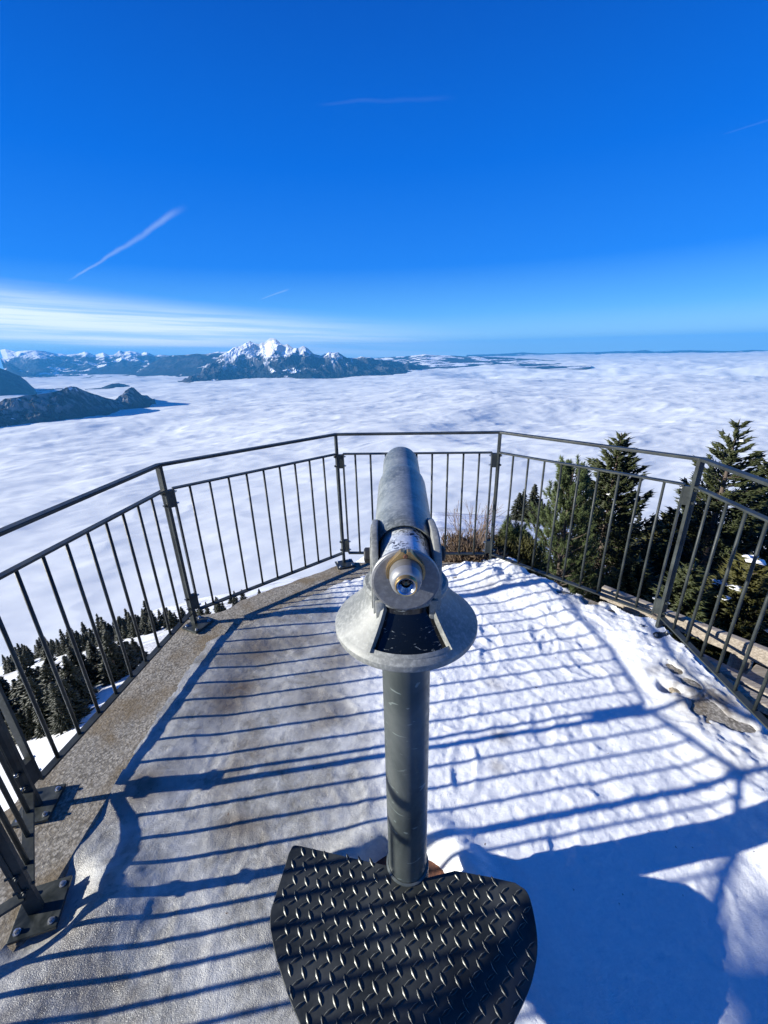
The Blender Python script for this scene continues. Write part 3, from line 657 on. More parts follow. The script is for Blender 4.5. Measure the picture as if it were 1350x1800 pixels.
for sg in (-1, 1):
    pr = prof[6:]; V = []
    for (r, z) in pr:
        V += [cone_pt(r+.0045, z+.0045, sg*win), cone_pt(r+.0045, z+.0045, sg*(win-.055)), cone_pt(r-rec, z-rec, sg*(win-.055)), cone_pt(r-rec, z-rec, sg*(win+.002))]
    F2 = [(i*4+k, i*4+(k+1) % 4, (i+1)*4+(k+1) % 4, (i+1)*4+k) for i in range(len(pr)-1) for k in range(4)]+[(0, 1, 2, 3), tuple((len(pr)-1)*4+k for k in (3, 2, 1, 0))]
    fr_.add(V, [q_[::-1] for q_ in F2] if sg > 0 else F2)
# sill under the pane
fr_.lathe([(.146, 1.108), (.1465, 1.1085), (.1405, 1.1145), (.1405-rec*.8, 1.1145-rec*.8)], c_, n=24, ref=front, a0=-win+.05, a1=win-.05)
fr_.build('window_frame', m_cast, house, TO)
g_ = MB(); g_.lathe([(r-rec*.8, z-rec*.8) for r, z in [(.1425, 1.1125), (.135, 1.1185), (.118, 1.135), (.102, 1.153), (.090, 1.170), (.088, 1.182)]], c_, n=24, ref=front, a0=-win+.045, a1=win-.045)
g_.build('window_pane', m_glass, house, TO)

# barrel
C0 = np.array((.036, .660, 1.2567)); T1 = np.array((.0656, 1.47, 1.269)); AX = (T1-C0)/np.linalg.norm(T1-C0)
UP = np.array((0, 0, 1.0)); UP = UP-AX*UP.dot(AX); UP /= np.linalg.norm(UP); RT = np.cross(AX, UP)
b = MB(); b.lathe([(.0545, .128), (.0575, .118), (.0605, .115), (.0635, .120), (.0650, .160), (.0672, .26), (.0690, .42), (.0702, .515), (.0690, .535), (.0655, .552), (.0630, .560), (.0612, .566), (.0612, .57), (.0618, .70), (.0622, .79), (.0600, .806), (.0560, .8107), (.0540, .8107), (.0540, .76), (.001, .76)], C0, AX, n=72, split=50)
barrel = b.build('barrel', m_barrel, tel, TO)
b = MB(); b.lathe([(.051, .004), (.051, .06), (.0515, .125), (.053, .14)], C0, AX, n=64); b.build('inner_tube', m_inner, barrel, TO)
b = MB(); b.lathe([(.001, -.002), (.058, -.002), (.0618, -.0005), (.0625, .0015), (.0625, .007), (.0605, .009), (.049, .010)], C0, AX, n=72, split=20); b.build('face_plate', m_face, tel, TO)
b = MB(); b.lathe([(.0605, -.0005), (.0628, .0005), (.0636, .004), (.0628, .0085), (.0605, .0095)], C0, AX, n=72, split=80); b.build('face_rim', m_alu, tel, TO)
# yoke: two cheeks and a saddle
PV = C0+AX*((TY-C0[1])/AX[1]); yk = MB()
def cheek(sg):
    pts = [(-.078, -.108)]; 
    for k in range(13): 
        a_ = math.radians(180-15*k); c2_, s2_ = math.cos(a_), math.sin(a_); pts.append(((.074 if c2_ < 0 else .125)*c2_, .056*s2_))
    pts += [(.078, -.108)]
    pts = [(-.070, -.112), (-.074, -.06)]+pts[1:-1]+[(.105, -.05), (.070, -.112)]
    w0, w1 = (.0535, .0665)
    yk.prism(pts, sg*w0, sg*w1, PV, (0, 1, 0), (0, 0, 1), (1, 0, 0))
    yk.prism([(x*.86, y*.86 if y > -.1 else y) for x, y in pts], sg*w1, sg*(w1+.0030), PV, (0, 1, 0), (0, 0, 1), (1, 0, 0))
cheek(-1); cheek(1)
yk.box(PV+np.array((0, 0, -.083)), ((1, 0, 0), (0, 1, 0), (0, 0, 1)), (.0532, .060, .014))
for sg in (-1, 1):
    yk.box(PV+np.array((sg*.053, -.066, -.088)), ((1, 0, 0), (0, 1, 0), (0, 0, 1)), (.0085, .014, .022))
yoke = yk.build('yoke', m_cast, tel, TO, .004, True)
for sg in (-1, 1):
    k_ = MB(); k_.lathe([(.0145, 0), (.0165, .003), (.0165, .012), (.013, .015), (.001, .0155)], PV+np.array((sg*.0690, 0, -.004)), (sg, 0, 0), n=6, smooth=False); k_.build('pivot_knob', m_black, yoke, TO, .001)
# eyepiece
EC = C0+UP*.0245; B_ = -AX
e_ = MB(); e_.lathe([(.0292, 0), (.0290, .030), (.0283, .034)], EC, B_, n=64); eye = e_.build('eyepiece', m_eyegrey, tel, TO)
e_ = MB(); e_.lathe([(.0283, .034), (.0255, .046), (.0205, .0505), (.0185, .0505)], EC, B_, n=64, split=80); e_.build('focus_ring', m_alu, eye, TO)
e_ = MB(); e_.lathe([(.0195, .048), (.0190, .0565), (.0178, .0585), (.0160, .0578)], EC, B_, n=48, split=80); e_.build('brass_ring', m_brass, eye, TO)
e_ = MB(); e_.lathe([(.0162, .0578), (.0148, .0570), (.0135, .0545), (.0080, .0480)], EC, B_, n=48, split=80); e_.build('eyecup', M('eyecup_chrome', (.5, .55, .6), .18, .95).m, eye, TO)
e_ = MB(); e_.lathe([(.0082, .0482), (.0070, .042), (.001, .040)], EC, B_, n=32); e_.build('lens', m_hole, eye, TO)
# brass guard plate around the eyepiece with a notch and a screw hole
gp = []; ri2, ro2 = .0300, .0340
outl = [(math.cos(math.radians(a_))*ro2*1.03, math.sin(math.radians(a_))*ro2) for a_ in range(-25, 38, 7)]
outl += [(.0085, .0425), (.0045, .0425), (.0012, .0385), (-.0012, .0385), (-.0045, .0425), (-.0085, .0425)]
outl += [(-math.cos(math.radians(a_))*ro2*1.03, math.sin(math.radians(a_))*ro2) for a_ in range(37, -26, -7)]
innl = [(-math.cos(math.radians(a_))*ri2, math.sin(math.radians(a_))*ri2) for a_ in np.linspace(-25, 205, 24)]
gpoly = outl+innl; g_ = MB(); n_ = len(outl); V = []
il = [(math.cos(math.radians(a_))*ri2, math.sin(math.radians(a_))*ri2) for a_ in np.linspace(-25, 205, n_)]
for e in (0.0, .013):
    V += [EC+x*RT+y*UP+B_*e for x, y in outl]; V += [EC+x*RT+y*UP+B_*e for x, y in il]
F2 = []
for i in range(n_-1):
    F2 += [(i, n_+i, n_+i+1, i+1), (2*n_+i, 2*n_+i+1, 3*n_+i+1, 3*n_+i), (i, i+1, 2*n_+i+1, 2*n_+i), (n_+i, 3*n_+i, 3*n_+i+1, n_+i+1)]
F2 += [(0, 2*n_, 3*n_, n_), (n_-1, 2*n_-1, 4*n_-1, 3*n_-1)]
g_.add(V, F2); guard = g_.build('eyepiece_guard', m_brass, tel, TO, .0012)
g_ = MB(); g_.lathe([(.0042, .0135), (.0030, .0142), (.001, .0142)], EC+UP*.0335, B_, n=14); g_.build('screw', m_rust, guard, TO)
# printed marks on the focus ring: arrow, figures and a distance sign
def on_ring(ang, s_, lift=.00025):       # ang from top, clockwise as seen by the viewer; s_ 0..1 across the bevel
    r = .0283+(.0215-.0283)*s_; h = .034+(.0490-.034)*s_
    side = np.cross(B_, UP)*-1.0
    dirv = math.cos(ang)*UP+math.sin(ang)*RT
    return EC+dirv*(r+lift)+B_*(h+lift)
mk = MB()
def stroke(pts, w=.0007):
    for (a0, s0), (a1, s1) in zip(pts[:-1], pts[1:]):
        P0, P1 = on_ring(a0, s0), on_ring(a1, s1); nrm = P0-EC; nrm = nrm-B_*nrm.dot(B_); nrm = nrm/np.linalg.norm(nrm)+B_*.6; nrm /= np.linalg.norm(nrm)
        t_ = P1-P0; L_ = np.linalg.norm(t_); 
        if L_ < 1e-6: continue
        mk.box((P0+P1)/2, (t_, np.cross(nrm, t_), nrm), (L_/2+w*.25, w/2, .00008))
R_d = math.radians
stroke([(R_d(a_), .38) for a_ in range(-38, 21, 5)], .0008)
stroke([(R_d(12), .22), (R_d(24), .38), (R_d(12), .54)], .0013); stroke([(R_d(14), .38), (R_d(22), .38)], .0022)
def glyph(ca, segs, h=.50, w=.11):
    for sg in segs: stroke([(R_d(ca)+(x-.5)*w*2, .68-(y)*h) for x, y in sg], .0007)
oval = [(.5+.42*math.cos(t), .5+.5*math.sin(t)) for t in np.linspace(0, 2*math.pi, 11)]
glyph(47, [oval]); glyph(73, [[(.2, .75), (.55, 1), (.55, 0)]])
glyph(98, [[(.5+.36*math.cos(t), .75+.25*math.sin(t)) for t in np.linspace(0, 2*math.pi, 9)], [(.5+.42*math.cos(t), .25+.25*math.sin(t)) for t in np.linspace(0, 2*math.pi, 9)]])
glyph(-52, [[(.25+.25*math.cos(t), .5+.35*math.sin(t)) for t in np.linspace(0, 2*math.pi, 9)], [(.75+.25*math.cos(t), .5+.35*math.sin(t)) for t in np.linspace(0, 2*math.pi, 9)]], .42, .15)
glyph(-98, [[(.15, 0), (.15, 1)], [(.5, 0), (.5, 1)], [(.5, 1), (.9, .5), (.5, .5)]], .42, .12)
mk.build('focus_marks', m_print, eye, TO)

# tread plate
ZP = .235
opx = [(530, 1487), (512, 1491), (500, 1525), (484, 1575), (476, 1600), (475, 1625), (479, 1655), (488, 1692), (503, 1740), (525, 1795), (560, 1860), (640, 1915), (740, 1925), (840, 1875), (893, 1815), (928, 1745), (941, 1700), (945, 1665), (942, 1625), (932, 1580), (922, 1562), (905, 1551), (860, 1541), (800, 1530), (752, 1542), (716, 1535), (680, 1521), (620, 1508)]
op = [tuple(ground(q_, ZP)[:2]) for q_ in opx]
def catmull(P, k=3):
    o_ = []; n = len(P)
    for i in range(n):
        p0, p1, p2, p3_ = [np.array(P[(i+j-1) % n]) for j in range(4)]
        for t in np.linspace(0, 1, k, endpoint=False):
            o_.append(tuple(p1+(p2-p1)*t if 20 <= i else .5*((2*p1)+(-p0+p2)*t+(2*p0-5*p1+4*p2-p3_)*t*t+(-p0+3*p1-3*p2+p3_)*t**3)))
    return o_
op2 = catmull(op)
t_ = MB(); t_.prism(op2, ZP-.009, ZP, (0, 0, 0), (1, 0, 0), (0, 1, 0), (0, 0, 1)); tread = t_.build('step_plate', m_tread, tel, TO, .0015)
lg = MB(); ang = math.radians(-9); ca, sa_ = math.cos(ang), math.sin(ang)
opx_, opy_ = np.array([p[0] for p in op2]), np.array([p[1] for p in op2])
for i in range(-24, 25):
    for j in range(-37, 38):
        u = (i+(.5 if (j//2) % 2 else 0)+(.25 if j % 2 else 0))*.0355; v = j*.0182; x = .03+u*ca-v*sa_; y = .52+u*sa_+v*ca
        if not inpoly(np.array([x]), np.array([y]), op2)[0]: continue
        if np.min(np.hypot(opx_-x, opy_-y)) < .011: continue
        if math.hypot(x-TX, y-TY) < .062: continue
        a_ = ang+(math.radians(124) if j % 2 else math.radians(38)); du = np.array((math.cos(a_), math.sin(a_), 0)); dv = np.array((-du[1], du[0], 0)); c = np.array((x, y, ZP))
        V = []; ts = (-1, -.6, 0, .6, 1); L_, w, hh = .0150, .0044, .0028
        for t in ts:
            ww = w*(1-abs(t)**1.8); hz = hh*(1-t*t)**.5 if abs(t) < 1 else 0
            V += [c+du*L_*t+dv*ww, c+du*L_*t+dv*ww*.35+np.array((0, 0, hz)), c+du*L_*t-dv*ww*.35+np.array((0, 0, hz)), c+du*L_*t-dv*ww]
        lg.add(V, [(k*4+m_, k*4+m_+1, (k+1)*4+m_+1, (k+1)*4+m_) for k in range(4) for m_ in range(3)], True)
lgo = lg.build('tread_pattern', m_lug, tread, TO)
at = lgo.data.attributes.new('edge', 'FLOAT', 'POINT'); at.data.foreach_set('value', np.tile(np.array((1, 0, 0, .35), np.float32), len(lgo.data.vertices)//4))  # sunward rim gets the full bright colour, far rim less, top none
t_ = MB(); t_.bar((TX, TY-.05, ZP-.03), (TX+.01, .36, ZP-.03), .05, .04); t_.bar((TX, TY-.05, .02), (TX, .5, ZP-.05), .03, .02)
t_.lathe([(.058, ZP-.05), (.0625, ZP-.048), (.0625, ZP+.003), (.057, ZP+.006)], (TX, TY, 0), n=48); t_.build('plate_bracket', m_pillar, tel, TO)

# ---------------------------------------------------------------- timber rail and planks below the platform on the right
def timber(name, pa, pb, z, w, t, mat=m_wood):
    a = ground(pa, z); b_ = ground(pb, z); d = (b_-a); d /= np.linalg.norm(d); return a, b_
WO = ground((1260, 1100), -.02)
wf = empty('timber_fence', WO, 'weathered wooden fence rail running below the right side of the platform', 'fence')
a, b_ = ground((1058, 1040), -.02), ground((1350, 1156), -.02); d = (b_-a); b_ = b_+d*.8
w_ = MB(); w_.bar(a, b_, .05, .10); w_.build('rail', m_wood, wf, WO, .008)
for k in (.12, .5, .9):
    q_ = a+(b_-a)*k; w_ = MB(); w_.tube([q_+np.array((.05, .06, -1.8)), q_+np.array((.05, .06, -.02))], .055, 10); w_.build('post', m_wood, wf, WO)
bo = ground((1300, 1215), -.06)
bd = empty('timber_bench', bo, 'split log bench with snow on its planks just outside the platform', 'bench')
a, b_ = ground((1235, 1168), -.06), ground((1350, 1226), -.06); d = (b_-a)/np.linalg.norm(b_-a); nrm = np.array((d[1], -d[0], 0)); 
for k, (off, z, w) in enumerate(((.075, 0, .07), (-.03, -.01, .06), (-.12, -.05, .06))):
    w_ = MB(); w_.bar(a-d*.3+nrm*off+np.array((0, 0, z)), b_+d*1.2+nrm*off+np.array((0, 0, z)), w, .05); w_.build('plank', m_wood, bd, bo, .008)
for k in (.2, 1.2):
    q_ = a+d*k; w_ = MB(); w_.bar(q_-nrm*.35+np.array((0, 0, -.1)), q_+nrm*.1+np.array((0, 0, -.1)), .1, .08); w_.box(q_-nrm*.1+np.array((0, 0, -.9)), (d, nrm, (0, 0, 1)), (.05, .06, .78)); w_.build('leg', m_wood, bd, bo, .006)
# snow lodged between fence, bench and platform
su = np.linspace(0, 1, 120); sv = np.linspace(0, 1, 26)
SU, SV = np.meshgrid(su, sv, indexing='ij'); bx = 1.70+.12*SV+.04*fbm(SU*14, SV*3, 3, 5); by = 2.02-1.6*SU; bz = .04-.04*SV+.05*fbm(SU*18, SV*5, 4, 6)
bz = np.where(SV > .9, bz-.35*(SV-.9)/.1, bz)
bank = grid('snow_bank', bx, by, bz-.06, m_field, dict(veg=np.zeros_like(bx))); tag(bank, kind='structure')

# ---------------------------------------------------------------- trees
def spindles(C, D, L, Wd, rs, var=None, sides=3):
    """many thin leaf-sized double wedges; C centres, D directions (unit), lengths, widths -> verts, tris"""
    n = len(C); a = np.cross(D, rs.normal(size=(n, 3))); a /= np.linalg.norm(a, axis=1)[:, None]; b = np.cross(D, a)
    base = C-D*L[:, None]*.5; tip = C+D*L[:, None]*.5; mid = base+D*L[:, None]*.35
    V = [base]
    for k in range(sides):
        t = 2*math.pi*k/sides; V.append(mid+(math.cos(t)*a+math.sin(t)*b)*Wd[:, None])
    V.append(tip); V = np.stack(V, 1); m_ = sides+2
    F = []
    for k in range(sides):
        k2 = (k+1) % sides; F += [(0, 1+k2, 1+k), (1+k, 1+k2, m_-1)]
    F = np.array(F); off = (np.arange(n)*m_)[:, None, None]
    return V.reshape(-1, 3), (F[None]+off).reshape(-1, 3), np.repeat(rs.rand(n) if var is None else var, m_)
def trimesh(name, V, F, mat, var=None, parent=None, smooth=False):
    me = bpy.data.meshes.new(name); me.vertices.add(len(V)); me.vertices.foreach_set('co', V.ravel())
    me.loops.add(F.size); me.loops.foreach_set('vertex_index', F.ravel().astype(np.int32)); me.polygons.add(len(F))
    me.polygons.foreach_set('loop_start', np.arange(0, F.size, 3, dtype=np.int32)); me.polygons.foreach_set('loop_total', np.full(len(F), 3, dtype=np.int32))
    me.update(calc_edges=True)
    if var is not None:
        at = me.attributes.new('var', 'FLOAT', 'POINT'); at.data.foreach_set('value', var.astype(np.float32))
    me.materials.append(mat); o = bpy.data.objects.new(name, me); COL.objects.link(o)
    if parent: o.parent = parent
    return o
def conifer(h, rad, seed, density=1.0, tw=.012, tl=.10, droop=.25, upturn=.5, gap=.2, name_m=m_spruce, loc=(0, 0, 0), nm='spruce_tree', label='', cat='tree', group=None, top_open=.25, bottom=0.06, limb_r=.012, snowbits=0):
    rs = np.random.RandomState(seed); o = empty(nm, loc, label, cat, group)
    tr = MB(); lean = rs.uniform(-.02, .02, 2)*h
    tr.tube([(lean[0]*t**2, lean[1]*t**2, h*t-.4*(t == 0)) for t in np.linspace(0, 1, 9)], [max(.008, .019*h*(1-t)**.9+.006) for t in np.linspace(0, 1, 9)], 8)
    C, D, L, W_, VR = [], [], [], [], []; SB = []
    z = bottom*h
    while z < h*.985:
        f = (z/h-bottom)/(1-bottom); R0 = rad*(1-f)**.95*(.55+.45*min(1, f*6+.35))
        nb = int(rs.randint(5, 9) if f < .9 else 4)
        a0 = rs.uniform(0, 6.28)
        for k in range(nb):
            if rs.rand() < gap*.35: continue
            a_ = a0+2*math.pi*k/nb+rs.normal(0, .25); R = R0*rs.uniform(.62, 1.18)+.06; ca, sa = math.cos(a_), math.sin(a_)
            up = upturn*(.25+.9*f)-droop*(1-f)
            ns = 9; tt = np.linspace(0, 1, ns)
            lx = R*tt; lz = z+R*(up*tt**1.3-droop*.5*np.sin(tt*math.pi)*(1-f)+.10*tt**3)
            base = np.stack([lean[0]*f**2+ca*lx, lean[1]*f**2+sa*lx, lz], 1)
            tr.tube(base[::2], [max(.0025, limb_r*(1-t)*(1.2-f)+.002) for t in tt[::2]], 4, cap=False)
            nt_ = int(max(8, R/tl*12.5*density))
            s = rs.uniform(.04, 1.0, nt_)**.72; P = np.stack([np.interp(s, tt, base[:, j]) for j in range(3)], 1)
            side = rs.choice([-1, 1], nt_); spread = (.25*(1-s)**.8+.03+.03*(1-f))*R*rs.uniform(0, 1, nt_)
            perp = np.array((-sa, ca, 0)); fw_ = np.array((ca, sa, up*.7))
            P = P+perp*(side*spread)[:, None]+fw_*(spread*.55)[:, None]; P[:, 2] += -spread*.18+rs.normal(0, .012+.030*R, nt_)
            d = fw_[None]*rs.uniform(.7, 1.3, nt_)[:, None]+perp[None]*(side*rs.uniform(.2, 1.0, nt_))[:, None]+np.array((0, 0, 1))[None]*rs.normal(.18, .28, nt_)[:, None]
            d /= np.linalg.norm(d, axis=1)[:, None]
            C.append(P); D.append(d); L.append(tl*rs.uniform(.7, 1.45, nt_)); W_.append(tw*rs.uniform(.7, 1.4, nt_)); VR.append(np.full(nt_, rs.rand())*.6+rs.rand(nt_)*.4)
            # leading shoot of the limb
            C.append(base[-1:]+fw_[None]*.02); D.append((fw_/np.linalg.norm(fw_))[None]); L.append(np.array([tl*1.6])); W_.append(np.array([tw])); VR.append(np.array([.8]))
            if snowbits and rs.rand() < snowbits: SB.append(base[rs.randint(4, 8)]+np.array((0, 0, .03)))
        z += h*(.018+.020*(1-f))*rs.uniform(.8, 1.25)+(top_open*.05 if f > .7 else 0)
    # leader
    for zz_ in np.arange(h*.86, h*1.0, tl*.45):
        C.append(np.array([[lean[0], lean[1], zz_]])); D.append(np.array([[rs.normal(0, .25), rs.normal(0, .25), 1.]])/1.05); L.append(np.array([tl*1.1])); W_.append(np.array([tw*.8])); VR.append(np.array([.6]))
    C, D, L, W_, VR = [np.concatenate(q_) for q_ in (C, D, L, W_, VR)]; D = D/np.linalg.norm(D, axis=1)[:, None]
    tr.build('trunk', m_bark, o, (0, 0, 0))
    V, F, va = spindles(C, D, L, W_, rs, VR); trimesh('crown', V, F, name_m, va, o)
    if SB:
        for c in SB:
            s_ = MB(); r = rs.uniform(.03, .09); P = [(c[0]+r*rs.uniform(.7, 1.4)*math.cos(t)*(1+.4*math.sin(3*t)), c[1]+r*rs.uniform(.7, 1.3)*math.sin(t), c[2]+rs.uniform(-.01, .01)) for t in np.linspace(0, 2*math.pi, 8, endpoint=False)]
            V = P+[(c[0], c[1], c[2]+r*.35), (c[0], c[1], c[2]-r*.25)]; s_.add(V, [(i, (i+1) % 8, 8) for i in range(8)]+[((i+1) % 8, i, 9) for i in range(8)], True)
            s_.build('snow_clump', m_snowpatch, o)
    return o
def top_at(px, dist):
    v = ray(px); h = math.hypot(v[0], v[1]); return np.array([v[0]/h*dist, v[1]/h*dist, EYE+v[2]/h*dist])
def plant_tree(px, dist, rad, seed, sink=.3, **k):
    t = top_at(px, dist); g = float(terrain_z(np.array(t[0]), np.array(t[1])))-sink
    return conifer(t[2]-g, rad, seed, loc=(t[0], t[1], g), **k)
plant_tree((1094, 762), 8.6, 1.62, 3, density=1.5, tl=.115, tw=.015, label='broad dark green spruce standing beyond the right-hand railing, its top just above the handrail', group='spruces beyond the right railing', snowbits=.02, gap=.12)
plant_tree((1310, 738), 9.2, 1.75, 9, density=1.35, tl=.12, tw=.015, label='tallest spruce, open pointed top rising above the railing at the right edge of the view', group='spruces beyond the right railing', snowbits=.02, gap=.35, top_open=.9)
plant_tree((1400, 770), 10.5, 1.7, 14, density=1.1, tl=.13, tw=.016, label='dark spruce half cut off by the right edge of the view', group='spruces beyond the right railing', snowbits=.02)
plant_tree((1178, 905), 10.6, 1.15, 21, density=1.2, tl=.12, tw=.015, name_m=m_olive, label='low olive green spruce between the two tall spruces', group='spruces beyond the right railing')
plant_tree((1232, 850), 12.5, 1.5, 27, density=1.0, tl=.13, tw=.017, label='spruce in shade behind the right-hand corner post', group='spruces beyond the right railing')
plant_tree((1330, 985), 5.6, 1.25, 33, density=1.5, tl=.11, tw=.013, name_m=m_olive, label='yellowish green young spruce behind the timber fence rail', group='spruces beyond the right railing', snowbits=.06)
plant_tree((1120, 985), 6.4, .85, 35, density=1.4, tl=.11, tw=.014, label='small dark spruce in front of the broad spruce', group='spruces beyond the right railing')
plant_tree((1215, 1000), 5.2, .8, 36, density=1.5, tl=.10, tw=.013, label='short shaded spruce just behind the corner of the timber fence', group='spruces beyond the right railing')
conifer(8.6, 2.55, 77, density=2.4, tl=.22, tw=.035, gap=0, bottom=.265, droop=.1, loc=(-6.3, -2.40, -.4), label='unseen tall spruce added left behind the viewpoint to throw shade over the snow at bottom right')  # out-of-view spruce added and shaped for the shade it casts on the snow
# young pine: long light needles in upright brushes
def young_pine(px, dist, seed, label, rad=.62):
    t = top_at(px, dist); g = float(terrain_z(np.array(t[0]), np.array(t[1])))-.2; h = t[2]-g; rs = np.random.RandomState(seed)
    o = empty('pine_tree', (t[0], t[1], g), label, 'tree'); tr = MB()
    tr.tube([(0, 0, h*k-.3*(k == 0)) for k in np.linspace(0, 1, 6)], [.05*(1-k)+.008 for k in np.linspace(0, 1, 6)], 7)
    C, D, L, W_, VR = [], [], [], [], []
    z = .12*h
    while z < h*.97:
        f = z/h; nb = 9
        for k in range(nb):
            a_ = rs.uniform(0, 6.28); R = rad*(1-f)**.6*rs.uniform(.6, 1.15)+.04; tt = np.linspace(0, 1, 6)
            pts = np.stack([math.cos(a_)*R*tt, math.sin(a_)*R*tt, z+R*.75*tt**1.5], 1); tr.tube(pts, [.009*(1-q_)+.003 for q_ in tt], 4, cap=False)
            for m_ in range(4):           # brushes along the limb
                s = .45+.55*m_/3.; c = np.array([np.interp(s, tt, pts[:, j]) for j in range(3)])+rs.normal(0, .03, 3); ax = np.array((math.cos(a_)*.55, math.sin(a_)*.55, 1.0))+rs.normal(0, .15, 3); ax /= np.linalg.norm(ax)
                n_ = 60; u = rs.rand(n_); d = ax[None]*rs.uniform(.5, 1.2, n_)[:, None]+rs.normal(0, .38, (n_, 3)); d /= np.linalg.norm(d, axis=1)[:, None]
                C.append(c[None]+ax[None]*(u*.14)[:, None]+d*.035); D.append(d); L.append(rs.uniform(.06, .10, n_)); W_.append(np.full(n_, .0042)); VR.append(np.full(n_, rs.rand())*.6+.4*rs.rand(n_))
        z += h*.042
    n_ = 60; d = np.array((0, 0, 1.))+rs.normal(0, .35, (n_, 3)); d /= np.linalg.norm(d, axis=1)[:, None]
    C.append(np.array((0, 0, h-.1))[None]+d*.04+np.array((0, 0, 1))[None]*(rs.rand(n_)*.14)[:, None]); D.append(d); L.append(np.full(n_, .09)); W_.append(np.full(n_, .003)); VR.append(rs.rand(n_))
    C, D, L, W_, VR = [np.concatenate(q_) for q_ in (C, D, L, W_, VR)]
    tr.build('trunk', m_bark, o); V, F, va = spindles(C, D, L, W_, rs, VR); trimesh('crown', V, F, m_pine, va, o); return o
young_pine((1008, 824), 7.0, 5, 'light green young pine with upright needle brushes left of the broad spruce', .72)
young_pine((905, 938), 5.4, 6, 'knee-high dwarf pine in the snow just beyond the railing corner', .38)

def bare_shrub(px_top, dist, label, seed, h=1.5, n=34, spread=.55):
    rs = np.random.RandomState(seed); t = top_at(px_top, dist); g = t[2]-h
    o = MB()
    for k in range(n):
        a_ = rs.uniform(0, 6.28); sp = rs.uniform(.1, 1)*spread; hh = h*rs.uniform(.6, 1.0)
        pts = [np.array((0, 0, 0))+rs.normal(0, .05, 3)*(1, 1, 0)]
        for q_ in np.linspace(.2, 1, 6): pts.append(np.array((math.cos(a_)*sp*q_**1.2, math.sin(a_)*sp*q_**1.2, hh*q_))+rs.normal(0, .018, 3))
        o.tube(pts, [.0065*(1-i/7.)+.0016 for i in range(7)], 4, cap=False)
        for m_ in range(7):
            i = rs.randint(2, 6); c = pts[i]; d = np.array((math.cos(a_)+rs.normal(0, .8), math.sin(a_)+rs.normal(0, .8), rs.uniform(.9, 2.2))); d /= np.linalg.norm(d); L_ = rs.uniform(.1, .32)*h*.7
            mid = c+d*L_*.5+rs.normal(0, .012, 3); e = c+d*L_; o.tube([c, mid, e], [.0028, .0020, .0012], 3, cap=False)
            for w in range(2):
                d2 = d+rs.normal(0, .5, 3); d2[2] = abs(d2[2]); d2 /= np.linalg.norm(d2); o.tube([mid, mid+d2*L_*.45], [.0018, .001], 3, cap=False)
    ob = o.build('shrub', m_twig, None); ob.location = (t[0], t[1], g); return tag(ob, label, 'shrub')
bare_shrub((832, 880), 5.2, 'leafless grey-brown shrub with fine upright twigs beyond the middle of the railing', 4, 1.5, 40, .42)
bare_shrub((795, 925), 4.9, 'low leafless shrub half hidden by the telescope', 14, .9, 20, .3)
def brush(px, dist, rad, hh, mat, seed, label, n=2600):
    rs = np.random.RandomState(seed); t = top_at(px, dist); C = rs.normal(0, 1, (n, 3)); C /= np.linalg.norm(C, axis=1)[:, None]; C *= rs.rand(n)[:, None]**.4
    C[:, 2] = np.abs(C[:, 2]); lum = 1+.35*fbm(C[:, 0]*2.2+seed, C[:, 1]*2.2, 3, 4)
    C = C*np.array((rad, rad, hh))[None]*lum[:, None]; d = C/np.array((rad, rad, hh))+rs.normal(0, .5, (n, 3))+np.array((0, 0, .7)); d /= np.linalg.norm(d, axis=1)[:, None]
    V, F, va = spindles(C, d, rs.uniform(.05, .13, n), rs.uniform(.005, .012, n), rs)
    o = trimesh('shrub', V, F, mat, va); o.location = (t[0], t[1], t[2]-hh); return tag(o, label, 'shrub')
brush((806, 938), 4.6, .38, .7, m_brown, 1, 'rusty brown dry bush right beside the telescope')
brush((850, 930), 5.4, .45, .8, m_brown, 2, 'brown and green bush under the leafless shrub')
brush((885, 948), 5.0, .30, .5, m_olive, 3, 'small dark evergreen bush behind the back right post')
brush((930, 948), 4.9, .26, .5, m_olive, 8, 'small bushy evergreen poking through snow right of the back right post', 1600)
brush((835, 968), 4.0, .5, .3, m_brown, 9, 'low strip of dry brush along the outer edge of the platform', 2400)

# forest on the slopes below: copies of a few small spruces
protos = []
for i, (hh, rd) in enumerate(((9, 1.9), (8, 1.5), (7, 1.7), (9.5, 1.6))):
    rs = np.random.RandomState(100+i); n = 420
    f = rs.rand(n)**1.25; a_ = rs.rand(n)*6.28; rr_ = rd*(1-f)**.85*rs.uniform(.35, 1.1, n)*(1+.25*np.sin(a_*3+f*22))
    C = np.stack([rr_*np.cos(a_), rr_*np.sin(a_), .05*hh+f*hh*.95-.12*rr_], 1); D = np.stack([np.cos(a_), np.sin(a_), rs.normal(-.05, .3, n)], 1); D /= np.linalg.norm(D, axis=1)[:, None]
    V, F, va = spindles(C, D, rs.uniform(.8, 1.5, n)*(1.15-f*.6), rs.uniform(.16, .30, n)*(1.1-f*.5), rs)
    top = empty('spruce_tree', (0, 0, -2000)); trimesh('crown', V, F, m_far, va, top)
    tb = MB(); tb.tube([(0, 0, -1), (0, 0, hh*.98)], [.16, .03], 5); tb.build('trunk', m_bark, top); protos.append(top)
first = [True]*len(protos)
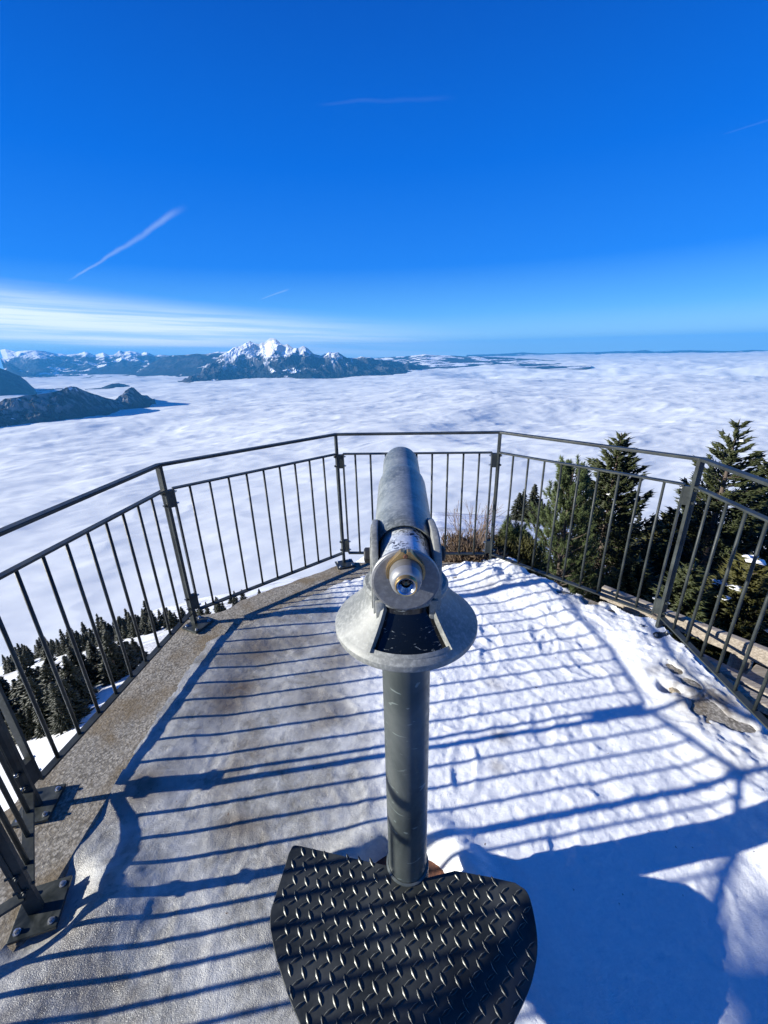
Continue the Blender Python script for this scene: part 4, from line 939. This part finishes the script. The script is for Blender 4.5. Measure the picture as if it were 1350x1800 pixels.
def forest(poly, n, label, group, smin, smax, seed, rmin=12):
    rs = np.random.RandomState(seed); xs = [p[0] for p in poly]; ys = [p[1] for p in poly]; c = 0; tries = 0; placed = []
    cx2, cy2 = rs.uniform(min(xs), max(xs), 3000), rs.uniform(min(ys), max(ys), 3000); ok = inpoly(cx2, cy2, poly)
    for g in on_terrain(cx2[ok][:max(400, n*5)], cy2[ok][:max(400, n*5)]):
        if c >= n: break
        if np.isnan(g[0]) or math.hypot(g[0], g[1]) < rmin: continue
        if any((g[0]-q_[0])**2+(g[1]-q_[1])**2 < 2.2 for q_ in placed): continue
        placed.append(g); i = rs.randint(len(protos)); src = protos[i]
        if first[i]: o = src; first[i] = False
        else:
            o = src.copy(); COL.objects.link(o)
            for ch_ in list(src.children): k_ = ch_.copy(); COL.objects.link(k_); k_.parent = o
        s = rs.uniform(smin, smax); o.location = (g[0], g[1], g[2]-.3); o.scale = (s*rs.uniform(1.0, 1.4), s*rs.uniform(1.0, 1.4), s*rs.uniform(.8, 1.15)); o.rotation_euler = (0, 0, rs.uniform(0, 6.28))
        tag(o, label, 'tree', group); c += 1
forest([(-40, 1205), (0, 1188), (112, 1155), (232, 1122), (300, 1107), (330, 1100), (330, 1090), (232, 1103), (112, 1135), (0, 1168), (-40, 1182)], 118, 'dark spruce in the upper forest belt against the cloud, far down the left slope', 'spruces of the upper left forest belt', .5, 1.35, 1)
forest([(-40, 1290), (0, 1310), (60, 1300), (95, 1300), (130, 1275), (170, 1225), (230, 1180), (262, 1150), (235, 1160), (195, 1180), (150, 1182), (107, 1205), (67, 1225), (0, 1250), (-40, 1260)], 92, 'dark spruce in the lower forest belt seen through the left railing', 'spruces of the lower left forest belt', .45, 1.25, 2)
forest([(340, 1100), (400, 1075), (470, 1050), (470, 1040), (400, 1060), (340, 1082)], 14, 'small spruce seen under the bottom rail on the left', 'spruces under the bottom rail', .5, .9, 3)
forest([(780, 960), (850, 945), (900, 931), (960, 917), (1040, 905), (1040, 890), (960, 898), (900, 915), (850, 934), (780, 950)], 42, 'dark spruce on the wooded shoulder behind the bare shrub', 'spruces on the wooded shoulder', .5, .85, 4, 70)
forest([(940, 1000), (1000, 960), (1350, 940), (1350, 1080), (1100, 1080)], 16, 'shaded spruce on the slope behind the near trees on the right', 'spruces on the right slope', .35, .6, 5, 26)
for i, fl_ in enumerate(first):
    if fl_:
        for ch_ in list(protos[i].children): bpy.data.objects.remove(ch_)
        bpy.data.objects.remove(protos[i])

# the telescope's parts were measured in a slightly smaller scale
tel.scale = (1.0265,)*3; tel.location = Vector((0, 0, EYE))+(Vector(TO)-Vector((0, 0, EYE)))*1.0265

# ---------------------------------------------------------------- air
hm = bpy.data.materials.new('haze_air'); hm.use_nodes = True; ht = hm.node_tree; ht.nodes.clear()
ho = ht.nodes.new('ShaderNodeOutputMaterial'); hv = ht.nodes.new('ShaderNodeVolumePrincipled')
hv.inputs['Color'].default_value = (.08, .46, 1.0, 1); hv.inputs['Density'].default_value = 2.4e-5; hv.inputs['Anisotropy'].default_value = 0.0
ht.links.new(hv.outputs[0], ho.inputs['Volume'])
hb = MB(); hb.box((0, 24000, -120), ((1, 0, 0), (0, 1, 0), (0, 0, 1)), (50000, 30000, 892)); tag(hb.build('haze', hm), kind='stuff')
